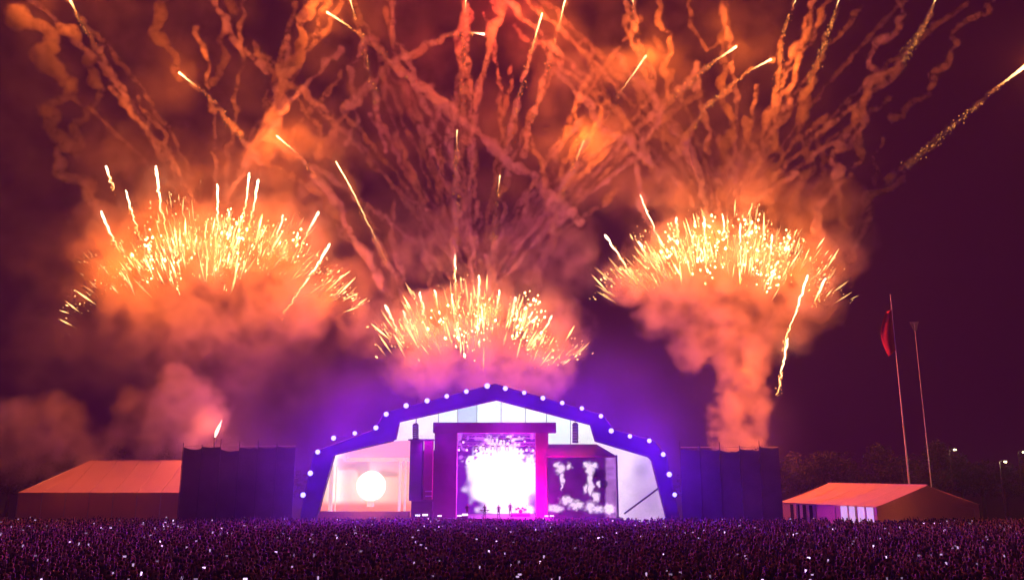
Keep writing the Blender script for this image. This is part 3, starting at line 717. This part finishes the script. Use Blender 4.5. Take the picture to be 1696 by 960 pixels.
# ------------------------------------------------------------------ fireworks: sparks, comets, their light
def comet_geo(pts, r0, c_head, c_tail, head_len, glitter=0, wob=.06, seed=0, spread=.35):
    """streak that is brightest and thickest at its head, breaking up into drops down the tail"""
    r = np.random.default_rng(seed)
    pts = [np.array(p, float) for p in pts]
    seg = np.array([np.linalg.norm(pts[i + 1] - pts[i]) for i in range(len(pts) - 1)]); L = seg.sum(); cum = np.concatenate([[0], np.cumsum(seg)])
    def at(s):
        i = min(int(np.searchsorted(cum, s, 'right')) - 1, len(seg) - 1); i = max(i, 0); return pts[i] + (pts[i + 1] - pts[i]) * (s - cum[i]) / seg[i]
    mb = MB(); cols = []; n = max(8, int(L / .5)); hl = min(head_len, L)
    path = []; rad = []
    for k in range(n + 1):
        s = hl * k / n; u = k / n
        path.append(at(s) + r.normal(0, wob, 3) * (.3 + u)); rad.append(max(.02, r0 * (1 - .75 * u) * r.uniform(.75, 1.25)) * (0.55 if k == 0 else 1))
    mb.tube(path, rad, 5)
    for k in range(n + 1):
        u = k / n; c = np.array(c_head) * (1 - u) ** 1.3 + np.array(c_tail) * u; cols += [c] * 5
    tails = MB(); tcols = []
    for k in range(glitter):
        s = L * r.uniform(.1, 1) ** .8; u = s / L; p = at(s) + r.normal(0, spread * (.25 + u), 3) + np.array((0, 0, -.5 * u * r.random())); q = r.uniform(.05, .13)
        d = r.normal(size=3) * .5 + np.array((0, 0, 1.0)); d /= np.linalg.norm(d); l = q * r.uniform(1, 2.2)
        x = np.cross(d, (0, 1, 0)); x /= np.linalg.norm(x); y = np.cross(d, x)
        tails.add([p - d * l, p + x * q, p + y * q, p - x * q, p - y * q, p + d * l], [(0, 2, 1), (0, 3, 2), (0, 4, 3), (0, 1, 4), (5, 1, 2), (5, 2, 3), (5, 3, 4), (5, 4, 1)])
        tcols += [np.array(c_tail) * r.uniform(.3, 1.6) * (1.1 - .7 * u)] * 6
    return mb, cols, tails, tcols
def comet(px_pts, Y, label, group, r0=.16, ch=(6, 4.2, 2.0), ct=(1.8, .55, .12), head_len=99, glitter=30, seed=0, spread=.35, light=0, wob=.06):
    pts = [P(a, b, Y) for a, b in px_pts]
    o = tag(empty('firework_comet', tuple(pts[0])), label, 'firework', group)
    rel = [p - pts[0] for p in pts]
    mb, c, tl, tc = comet_geo(rel, r0, ch, ct, head_len, glitter, wob, seed, spread)
    h = mb.build('streak', M['spark'], o, colors=c)
    if glitter:
        t = tl.build('spark_tail', M['spark'], o, colors=tc); t['kind'] = 'stuff'
    if light: point_light('comet_light', (0, -.3, 0), light, (1.0, .145, .015), o, .3)
BY = 140.0
short = {
 'L': [[(175, 275), (190, 315)], [(208, 315), (218, 350), (230, 390)], [(258, 275), (265, 330), (273, 378)], [(168, 350), (180, 380), (198, 415)], [(360, 305), (361, 340), (358, 412)], [(413, 285), (408, 330), (401, 378)],
       [(428, 297), (423, 330), (412, 380)], [(470, 355), (460, 385), (446, 428)], [(528, 350), (512, 380), (494, 418)], [(547, 403), (528, 435), (500, 475), (468, 522)], [(380, 350), (378, 368)], [(493, 385), (490, 405)]],
 'C': [[(753, 422), (754, 455), (755, 492)], [(793, 455), (793, 490), (791, 522)], [(638, 505), (650, 530), (663, 560)], [(668, 515), (674, 533), (681, 552)], [(695, 483), (700, 505), (704, 528)], [(719, 480), (726, 510)],
       [(827, 480), (825, 500), (821, 522)], [(854, 492), (849, 515), (842, 542)], [(882, 515), (876, 530), (868, 548)], [(914, 522), (905, 540), (894, 562)]],
 'R': [[(1060, 323), (1080, 370), (1106, 428)], [(1001, 388), (1025, 422), (1053, 462)], [(1165, 355), (1167, 385), (1173, 428)], [(1196, 355), (1200, 380), (1206, 412)], [(1226, 370), (1226, 420), (1227, 470)], [(1279, 388), (1276, 420), (1271, 452)],
       [(1338, 455), (1320, 510), (1294, 582)], [(1367, 460), (1358, 480), (1348, 502)], [(1057, 400), (1066, 415), (1077, 432)], [(1120, 360), (1121, 375), (1122, 392)], [(1305, 560), (1295, 610), (1288, 655)]]}
blab = {'L': ('short bright comet streak bursting up from the gold mine over the hipped marquee', 'comet streaks over the hipped marquee'),
        'C': ('short bright comet streak bursting up from the gold mine over the stage peak', 'comet streaks over the stage peak'),
        'R': ('short bright comet streak bursting up from the gold mine on the tall smoke column', 'comet streaks over the smoke column')}
kx = 0
for b_, L in short.items():
    for pp in L:
        kx += 1
        comet(pp, BY + random.uniform(-6, 4), *blab[b_], r0=random.uniform(.15, .26), ch=(7, 5.0, 3.0), ct=(4.0, 1.5, .35), glitter=40, seed=kx, spread=.24, wob=.13)
long_ = [([(296, 120), (345, 160), (375, 195), (405, 235)], 'gold comet arcing over the hipped marquee with a broken glittering tail', .2, 4.5, 60, 1),
 ([(458, 225), (490, 252), (522, 290)], 'short gold comet with a smoky orange tail leaning towards the stage', .17, 5, 30, 1),
 ([(556, 267), (585, 318), (612, 375), (642, 435)], 'thin straight white-gold comet rising from behind the stage', .12, 40, 40, 0),
 ([(541, 20), (585, 48), (620, 75), (650, 105), (690, 135)], 'long gold comet bending over at the top of its arc', .22, 6, 70, 1),
 ([(113, -6), (122, 12), (134, 35), (152, 62), (166, 92)], 'fat pale yellow comet dropping a short glittering tail', .30, 4, 60, 1),
 ([(803, 57), (770, 53), (735, 60), (700, 78)], 'comet with a pink-red glow flying almost level through the smoke', .24, 2.5, 20, 1),
 ([(898, 22), (884, 70), (868, 130), (850, 195), (842, 235)], 'tall gold comet with a long straight tail above the stage peak', .17, 8, 80, 1),
 ([(937, -4), (925, 45), (908, 105), (890, 170), (878, 215)], 'glittering gold comet climbing beside the tall straight one', .16, 6, 90, 0),
 ([(1070, 92), (1045, 128), (1015, 170), (985, 212)], 'slanting pink-gold comet with a smooth tail', .16, 9, 25, 1),
 ([(967, 233), (950, 275), (934, 312), (920, 348)], 'short slanting gold comet below the pink-gold one', .16, 4, 60, 1),
 ([(1220, 77), (1190, 97), (1160, 120), (1128, 148), (1100, 175)], 'gold comet with a forked glittering tail leaning over the smoke column', .22, 5, 90, 1),
 ([(1278, 98), (1240, 118), (1200, 150), (1165, 182), (1140, 222)], 'gold comet with a curling glittering tail over the smoke column', .2, 5, 110, 1),
 ([(1700, 108), (1655, 142), (1610, 180), (1570, 215), (1530, 250), (1500, 275)], 'pale gold comet shooting far out over the flagpoles with a long glitter tail', .34, 7, 160, 1),
 ([(1322, -10), (1305, 30), (1295, 65), (1290, 110), (1286, 155)], 'orange glitter tail climbing straight above the smoke column', .12, 3, 130, 0),
 ([(1392, -8), (1375, 45), (1358, 90), (1338, 148)], 'heavy orange glitter tail beside the straight glitter tail', .12, 3, 150, 0),
 ([(1552, -6), (1535, 35), (1515, 68), (1495, 98)], 'dim orange glitter tail high above the flagpoles', .1, 2, 130, 0),
 ([(1048, -5), (1050, 30), (1056, 60)], 'red-tinged glitter tail high above the stage roof', .1, 2, 30, 0),
 ([(578, -6), (598, 60), (612, 120), (625, 185)], 'long faint gold glitter tail crossing the bending comet', .1, 4, 70, 0),
 ([(772, -6), (767, 60), (766, 130), (768, 185)], 'faint vertical gold tail high over the stage peak', .1, 4, 50, 0),
 ([(828, 290), (822, 345), (815, 400), (812, 425)], 'faint dotted gold tail straight above the stage peak', .08, 3, 50, 0),
 ([(757, 215), (756, 290), (755, 370), (753, 410)], 'faint dotted gold tail over the tallest stage streak', .06, 3, 60, 0)]
for i, (pp, lab, r0, hl, gt, lt) in enumerate(long_):
    red = i == 5
    comet(pp, BY - 4 + (i % 5) * 2, lab, None, r0=r0, ch=(7, 4.4, 1.8) if not red else (8, 3.5, 2.5), ct=(1.5, .50, .10), head_len=hl, glitter=gt, seed=100 + i, spread=.40, light=lt * (19000 if not red else 18000))
rl = P(825, 22, BY); point_light('red_star_light', rl, 22000, (1.0, .03, .03), None, .3)

dome = {'L': (352, 440, 225, 75, 130), 'C': (795, 566, 160, 62, 80), 'R': (1200, 452, 185, 70, 85)}
for b_, (cx, cyp, rx, ry, drop) in dome.items():
    r = np.random.default_rng(ord(b_)); mb = MB(); cols = []
    ctr = P(cx, cyp, BY)
    nsp = 1400 if b_ != 'C' else 1000
    for k in range(nsp):
        if k % 14 == 0:
            t0 = np.clip(r.normal(0, .50), -1.05, 1.05); j0 = r.normal(0, 26) + (18 if r.random() < .2 else 0); hot = r.choice([.35, .8, 1.5, 3.5], p=[.42, .28, .18, .12]); sg = r.uniform(.03, .09)
        t = np.clip(t0 + r.normal(0, sg), -1.2, 1.2)
        yb = cyp - ry * .70 + drop * t * t * .75
        px = cx + rx * t + r.normal(0, 4); py = yb + (j0 + r.normal(0, 15)) * (1 - .35 * abs(t))
        Y = BY - 4 + r.normal(0, 4)
        p = P(px, py, Y); org = P(cx, cyp + 190, BY); d = p - org; d[1] *= .3; d = d / np.linalg.norm(d) + r.normal(0, .10, 3); d /= np.linalg.norm(d); p = p - ctr
        if abs(t0) > .65: hot = min(hot, 1.0)
        if hot > 3: q = r.uniform(.09, .24); l = q * r.uniform(1, 2.2)
        elif r.random() < .09: q = r.uniform(.10, .17); l = r.uniform(1.0, 2.6)
        elif r.random() < .22: q = r.uniform(.035, .08); l = r.uniform(.3, 1.7)
        else: q = r.uniform(.05, .15) * min(1.3, .7 + hot * .25); l = q * r.uniform(1, 3)
        x = np.cross(d, (0, 1, 0)); x /= np.linalg.norm(x); y = np.cross(d, x)
        mb.add([p - d * l, p + x * q, p + y * q, p - x * q, p - y * q, p + d * l], [(0, 2, 1), (0, 3, 2), (0, 4, 3), (0, 1, 4), (5, 1, 2), (5, 2, 3), (5, 3, 4), (5, 4, 1)])
        c_ = np.array((2.8, 1.35, .45)) * hot * r.uniform(.6, 2.2)
        cols += [c_ * .35, c_, c_, c_, c_, c_ * 1.3]
    root = tag(empty('firework_mine', tuple(ctr)), {'L': 'broad gold firework mine of scattered sparks over the hipped marquee', 'C': 'gold firework mine of sparks fanned above the stage peak', 'R': 'gold firework mine of sparks on top of the tall smoke column'}[b_], 'firework')
    s_ = mb.build('sparks', M['spark'], root, colors=cols); s_['kind'] = 'stuff'
    for t in (-.5, .45):                                    # added front lights, brighten the plume face and tents
        point_light('mine_light', P(cx + rx * t, cyp - ry * .3, BY - 13) - ctr, {'L': 13500, 'C': 4500, 'R': 11000}[b_], (1.0, .142, .010), root, .5)
    if b_ == 'R':
        for yy in (610, 700): point_light('mine_light', P(1232, yy, BY - 6) - ctr, 9500, (1.0, .142, .010), root, .8)  # added lights that brighten the smoke column from the front
    ts = np.linspace(-.88, .88, 8) + r.normal(0, .06, 8); wt = r.uniform(.35, 1.6, 8) * (1.15 - .6 * abs(ts))
    for t, w_ in zip(ts, wt):
        yb = cyp - ry * .62 + drop * t * t * .75 + r.normal(0, 9)
        p = P(cx + rx * t * .88, yb, BY - 3 + r.normal(0, 1.2)) - ctr
        point_light('mine_light', p, {'L': 12500, 'C': 6800, 'R': 11500}[b_] * w_, (1.0, .142, .010), root, .5)
# flame jet by the left hoarding
fp0 = P(356, 724, SY + 6)
fj = tag(empty('flame_jet', (fp0[0], SY + 6, 0)), 'small pink-white flame jet above the dark hoarding', 'flame')
MB().lathe([(.12, 0), (.12, fp0[2] - .2), (.2, fp0[2])], 10).build('nozzle_post', M['dark_metal'], fj)
MB().tube([(0, 0, fp0[2]), (.15, 0, fp0[2] + .7), (.5, 0, fp0[2] + 1.6), (.8, 0, fp0[2] + 2.5)], [.1, .26, .2, .03], 9).build('flame', M['flame'], fj, True)
point_light('flame_light', (.4, -.6, fp0[2] + 1.2), 5000, (1, .16, .05), fj, .5)

# ------------------------------------------------------------------ smoke: real density grids
def smoke(name, label, puffs, voxel, density, warp, wscale, nscale, nlo, nhi, pw=1.0, col=(.9, .88, .88), pad=1.0):
    """puffs: rows of x y z radius strength; the grid's density falls off around each puff and is broken up by noise"""
    A = np.array(puffs, float)
    me = bpy.data.meshes.new(name); me.from_pydata([tuple(a) for a in A[:, :3]], [], [])
    for nm, cix in (('rad', 3), ('amt', 4)):
        a = me.attributes.new(nm, 'FLOAT', 'POINT'); a.data.foreach_set('value', A[:, cix].astype(np.float32))
    m = mat_volume(name, col, density, True); me.materials.append(m)
    o = link(bpy.data.objects.new(name, me)); tag(o, label, kind='stuff')
    lo = (A[:, :3] - A[:, 3:4]).min(0) - pad; hi = (A[:, :3] + A[:, 3:4]).max(0) + pad; lo[2] = max(lo[2], .2); hi[2] = min(hi[2], 122)
    res = np.maximum(4, ((hi - lo) / voxel).astype(int))
    g = bpy.data.node_groups.new(name, 'GeometryNodeTree')
    g.interface.new_socket('Geometry', in_out='INPUT', socket_type='NodeSocketGeometry'); g.interface.new_socket('Geometry', in_out='OUTPUT', socket_type='NodeSocketGeometry')
    N = g.nodes.new; Lk = g.links.new
    gi, go = N('NodeGroupInput'), N('NodeGroupOutput')
    pos = N('GeometryNodeInputPosition')
    nz = N('ShaderNodeTexNoise'); nz.inputs['Scale'].default_value = wscale; nz.inputs['Detail'].default_value = 5; nz.inputs['Roughness'].default_value = .6; Lk(pos.outputs[0], nz.inputs['Vector'])
    s1 = N('ShaderNodeVectorMath'); s1.operation = 'SUBTRACT'; s1.inputs[1].default_value = (.5, .5, .5); Lk(nz.outputs['Color'], s1.inputs[0])
    s2 = N('ShaderNodeVectorMath'); s2.operation = 'SCALE'; s2.inputs['Scale'].default_value = warp; Lk(s1.outputs[0], s2.inputs[0])
    s3 = N('ShaderNodeVectorMath'); s3.operation = 'ADD'; Lk(pos.outputs[0], s3.inputs[0]); Lk(s2.outputs[0], s3.inputs[1])
    sn = N('GeometryNodeSampleNearest'); sn.domain = 'POINT'; Lk(gi.outputs[0], sn.inputs['Geometry']); Lk(s3.outputs[0], sn.inputs['Sample Position'])
    def samp(field, dt):
        s = N('GeometryNodeSampleIndex'); s.data_type = dt; s.domain = 'POINT'; Lk(gi.outputs[0], s.inputs['Geometry']); Lk(field, s.inputs['Value']); Lk(sn.outputs[0], s.inputs['Index']); return s.outputs[0]
    def attr(nm):
        a = N('GeometryNodeInputNamedAttribute'); a.data_type = 'FLOAT'; a.inputs[0].default_value = nm; return a.outputs[0]
    p2 = N('GeometryNodeInputPosition')
    sp = samp(p2.outputs[0], 'FLOAT_VECTOR'); sr = samp(attr('rad'), 'FLOAT'); sa = samp(attr('amt'), 'FLOAT')
    ds = N('ShaderNodeVectorMath'); ds.operation = 'DISTANCE'; Lk(s3.outputs[0], ds.inputs[0]); Lk(sp, ds.inputs[1])
    def mth(op, a, b=None):
        n_ = N('ShaderNodeMath'); n_.operation = op
        for i, q in enumerate((a, b)):
            if q is None: continue
            if isinstance(q, (int, float)): n_.inputs[i].default_value = q
            else: Lk(q, n_.inputs[i])
        return n_.outputs[0]
    q = mth('SUBTRACT', 1.0, mth('DIVIDE', ds.outputs['Value'], sr)); q = mth('MAXIMUM', q, 0.0); q = mth('POWER', q, pw)
    n2 = N('ShaderNodeTexNoise'); n2.inputs['Scale'].default_value = nscale; n2.inputs['Detail'].default_value = 4; n2.inputs['Roughness'].default_value = .6; Lk(pos.outputs[0], n2.inputs['Vector'])
    mr = N('ShaderNodeMapRange'); mr.inputs[1].default_value = nlo; mr.inputs[2].default_value = nhi; mr.inputs[3].default_value = 0; mr.inputs[4].default_value = 1; Lk(n2.outputs[0], mr.inputs[0])
    dn = mth('MULTIPLY', mth('MULTIPLY', q, sa), mr.outputs[0])
    vc = N('GeometryNodeVolumeCube'); Lk(dn, vc.inputs['Density']); vc.inputs['Background'].default_value = 0
    vc.inputs['Min'].default_value = tuple(lo); vc.inputs['Max'].default_value = tuple(hi)
    for i, k_ in enumerate(('Resolution X', 'Resolution Y', 'Resolution Z')): vc.inputs[k_].default_value = int(res[i])
    sm = N('GeometryNodeSetMaterial'); sm.inputs['Material'].default_value = m; Lk(vc.outputs[0], sm.inputs[0]); Lk(sm.outputs[0], go.inputs[0])
    md = o.modifiers.new('density', 'NODES'); md.node_group = g
    print('smoke', name, 'puffs', len(A), 'res', res, res.prod() / 1e6, 'M')
    return o
def trail(pp, Y, r0, r1, amt0, amt1, wob, seed):
    """puffs along a wavering path from (pixel) start to end"""
    r = np.random.default_rng(seed); pts = [P(a, b, Y) for a, b in pp]; out = []
    ph_ = r.uniform(0, 6.28, 6)
    seg = [np.linalg.norm(pts[i + 1] - pts[i]) for i in range(len(pts) - 1)]; L = sum(seg); s = 0
    for i in range(len(seg)):
        n = max(2, int(seg[i] / .45))
        for k in range(n):
            u = k / n; q = (s + seg[i] * u) / L; p = pts[i] + (pts[i + 1] - pts[i]) * u; z = s + seg[i] * u
            w_ = wob * np.array((math.sin(z * .55 + ph_[0]) + .6 * math.sin(z * 1.3 + ph_[1]), .8 * math.sin(z * .6 + ph_[2]), .5 * math.sin(z * .9 + ph_[3])))
            rr = (r0 + (r1 - r0) * q) * (1 + .45 * math.sin(z * .8 + ph_[4]) * math.sin(z * .33 + ph_[5]))
            out.append((*(p + w_), max(.4, rr), (amt0 + (amt1 - amt0) * q) * r.uniform(.8, 1.2)))
        s += seg[i]
    return out
T_ = []
sd = 0
def tr(pp, r0=.8, r1=1.6, a0=1, a1=.8, wob=.4, Y=None):
    global sd
    sd += 1; T_.extend(trail(pp, Y if Y else BY - 6 + (sd * 37 % 17), r0, r1, a0, a1, wob, sd))
# smoke behind the comets
for i, (pp, *_r) in enumerate(long_):
    tr(pp + [(2 * pp[-1][0] - pp[-2][0], 2 * pp[-1][1] - pp[-2][1])], .5, 1.2, .5, 1.1, .15, BY - 4 + (i % 5) * 2)
tr([(405, 235), (450, 275), (520, 310), (575, 390), (625, 445), (650, 500)], 1.0, 1.6, 1.2, .8)
tr([(522, 290), (560, 340), (600, 420), (640, 480)], .9, 1.4)
tr([(650, 105), (700, 150), (760, 195), (830, 255), (900, 310), (960, 370)], 1.3, 2.2, 1.5, 1.0)
tr([(700, 78), (660, 100), (620, 130), (560, 200), (530, 260)], 1.0, 1.6, 1.3, .9)
tr([(820, 0), (835, 25), (800, 60)], 2.0, 1.2, 1.6, 1.2)
tr([(300, 130), (288, 100), (262, 55), (268, -10)], 1.2, 2.2, 1.0, 1.2, .6)
tr([(360, 140), (372, 60), (382, -10)], .9, 1.4, .9, .9, .6)
tr([(440, 120), (400, 80), (372, 40), (350, -10)], .9, 1.3)
tr([(520, -10), (490, 90), (470, 140), (450, 220)], 1.6, 2.4, 1.1, 1.2, .6)
tr([(160, 340), (110, 280), (85, 210), (105, 140), (75, 60), (30, 20)], 1.6, 3.2, .8, .9, 1.1)
tr([(120, 260), (140, 190), (165, 140), (150, 100), (110, 40)], 1.2, 2.0, .8, .8, .9)
tr([(490, 155), (522, 205), (560, 270), (600, 335), (640, 430), (660, 520)], .7, 1.2)
tr([(640, -10), (662, 80), (700, 160), (715, 220)], .7, 1.2); tr([(610, 60), (575, 130), (600, 190), (560, 240)], .8, 1.0, .9, .9, .8)
tr([(650, 330), (655, 430), (680, 520)], .7, .9); tr([(690, 300), (702, 400), (715, 500)], .7, .9); tr([(725, 190), (730, 300), (720, 400), (735, 500)], .7, .9, .8, .8, .6)
tr([(755, 330), (752, 420), (755, 500)], .7, .9); tr([(812, 425), (805, 500)], .7, .9); tr([(848, 240), (835, 330), (820, 440), (808, 520)], .7, .9)
tr([(920, 348), (900, 430), (870, 520)], .9, 1.3); tr([(880, 220), (905, 310), (915, 390), (880, 500)], .8, 1.2)
tr([(985, 212), (955, 270), (925, 350), (900, 430)], .8, 1.2)
tr([(960, 70), (985, 120), (1000, 150), (1040, 220), (1090, 300)], .8, 1.2); tr([(900, 60), (935, 120), (960, 160), (1010, 220), (1070, 260)], .8, 1.2, 1, 1, .7)
tr([(1030, -10), (1050, 60), (1070, 110), (1092, 180), (1140, 240), (1165, 330)], .8, 1.2, 1, 1, .6)
tr([(1090, -10), (1110, 90), (1100, 190), (1120, 260)], .9, 1.2, .9, .9, .7); tr([(1140, 0), (1155, 60), (1170, 85), (1215, 60)], .6, .8, .9, .8, .5)
tr([(1192, -10), (1202, 60), (1195, 130), (1210, 210), (1195, 330)], 1.2, 1.6, 1.1, .9, .6)
tr([(1100, 175), (1070, 230), (1050, 290), (1085, 400)], .9, 1.2); tr([(1140, 222), (1160, 300), (1180, 380)], .9, 1.2)
tr([(1500, 275), (1475, 312), (1445, 322), (1430, 370), (1415, 430)], .7, 1.3, .9, .8, .6)
tr([(1286, 155), (1275, 210), (1290, 260), (1270, 340), (1255, 400)], 1.1, 1.5, 1.0, .9, .7)
tr([(1338, 148), (1325, 200), (1338, 240), (1330, 300), (1310, 400)], 1.0, 1.4, .9, .9, .7)
tr([(1660, -10), (1590, 48), (1562, 108), (1545, 140), (1500, 188), (1462, 205)], .9, 1.1, .7, .7, .8)
tr([(1505, -10), (1480, 50), (1445, 92), (1440, 150), (1418, 210), (1395, 260), (1375, 300), (1350, 400)], 1.0, 1.4, .7, .8, .9)
tr([(1480, 110), (1440, 150), (1415, 190), (1430, 240), (1400, 300), (1395, 400)], .9, 1.3, .6, .7, .8)
tr([(1240, 200), (1250, 300), (1225, 370)], 1.0, 1.4, .8, .9, .7); tr([(1460, 230), (1450, 290), (1430, 360)], .6, .9, .6, .6, .6); tr([(1370, 200), (1360, 280), (1345, 360), (1330, 420)], .8, 1.2, .7, .8, .7)
rr_ = np.random.default_rng(77)
for k in range(84):                                         # thinner old trails of the fans
    b_ = 'LCCCRR'[k % 6]; cx, cyp = dome[b_][:2]; a = rr_.uniform(-.75, .75); L = rr_.uniform(240, 620); bend = rr_.uniform(-.25, .25)
    pp = [(cx + math.sin(a + bend * u) * L * u, cyp - 60 - math.cos(a) * L * u * (1 - .12 * u)) for u in (.12, .3, .5, .7, .9, 1.05)]
    tr(pp, .55, 1.0, .45, .7, rr_.uniform(.1, .5))
T_ = [(*t[:3], t[3] * .57, t[4] * 1.1) for t in T_ if t[2] < 118]
smoke('smoke_trails', 'web of wavering orange smoke trails left hanging by the fireworks', T_, .28, 3.4, 2.0, .45, .7, .40, .58, .5)

def cloud(px0, px1, py0, py1, Y0_, Y1_, r0, r1, n, amt, seed, shape=None):
    r = np.random.default_rng(seed); out = []
    while len(out) < n:
        px, py = r.uniform(px0, px1), r.uniform(py0, py1)
        if shape and not shape(px, py): continue
        out.append((*P(px, py, r.uniform(Y0_, Y1_)), r.uniform(r0, r1), amt * r.uniform(.6, 1.3)))
    return out
pl = cloud(120, 570, 330, 560, 136, 148, 4, 8, 90, 1.0, 1, lambda x, y: ((x - 345) / 230) ** 2 + ((y - 450) / 115) ** 2 < 1)
pl += cloud(170, 560, 240, 400, 140, 152, 5, 9, 40, .45, 2)
pl += cloud(60, 250, 380, 600, 138, 150, 5, 9, 26, .2, 3); pl += cloud(220, 470, 520, 620, 138, 150, 5, 8, 25, .30, 4)
smoke('smoke_plume', 'broad orange smoke plume under the sparks over the hipped marquee', pl, .5, .25, 7, .16, .22, .42, .60, .6)
pc = cloud(630, 960, 480, 640, 136, 146, 3, 6, 90, 1.0, 5, lambda x, y: ((x - 795) / 165) ** 2 + ((y - 565) / 80) ** 2 < 1)
pc += cloud(600, 980, 380, 560, 140, 150, 4, 7, 40, .35, 6)
smoke('smoke_plume', 'pink-orange smoke plume rising behind the stage peak', pc, .45, .42, 5, .2, .28, .42, .60, .6)
pr = cloud(1030, 1400, 400, 600, 136, 146, 3.5, 6.5, 90, 1.0, 7, lambda x, y: ((x - 1215) / (185 - max(0, y - 470) * .85)) ** 2 + ((y - 480) / 110) ** 2 < 1)
pr += cloud(1185, 1262, 580, 745, 138, 142, 2.2, 3.4, 60, 2.2, 8, lambda x, y: abs(x - 1226) < 26)
pr += cloud(1060, 1420, 300, 430, 138, 150, 4, 7, 40, .5, 9)
smoke('smoke_plume', 'mushroom-shaped orange smoke plume on a tall narrow column', pr, .45, .45, 5, .2, .28, .42, .60, .6)
pb_ = cloud(285, 362, 625, 730, 124, 130, 2.2, 3.4, 30, 1.7, 20) + cloud(-60, 360, 660, 775, 122, 134, 2.5, 5, 60, .7, 10, lambda x, y: y > 770 - (60 + 60 * math.sin(x * .02) ** 2 + (80 if 270 < x < 360 else 0)))
smoke('smoke_bank', 'low reddish smoke bank drifting behind the hipped marquee', pb_, .5, .40, 5, .2, .26, .40, .58, .6)
pa = cloud(-80, 700, -40, 620, 146, 160, 7, 12, 130, 1.0, 11) + cloud(700, 1250, -40, 330, 146, 158, 6, 10, 80, 1.0, 12) + cloud(1250, 1420, 0, 400, 146, 156, 5, 8, 25, .4, 13) + cloud(900, 1160, 90, 350, 138, 148, 4, 7, 40, 1.6, 14)
smoke('smoke_cloud', 'high thin mauve and orange smoke cloud behind the fireworks', pa, .9, .05, 10, .10, .14, .42, .64, .8)
pf = cloud(330, 560, 640, 850, 106, 122, 8, 13, 40, .8, 15) + cloud(560, 1080, 610, 850, 104, 114, 7, 10, 60, .8, 16) + cloud(1060, 1260, 650, 850, 106, 122, 7, 11, 30, .7, 17) + cloud(480, 1150, 850, 880, 92, 112, 5, 8, 40, 1.2, 18)
smoke('stage_fog', 'thin purple-lit stage fog drifting around the lamp-rimmed arch', pf, 1.3, .016, 8, .07, .08, .30, .70, 1.0)
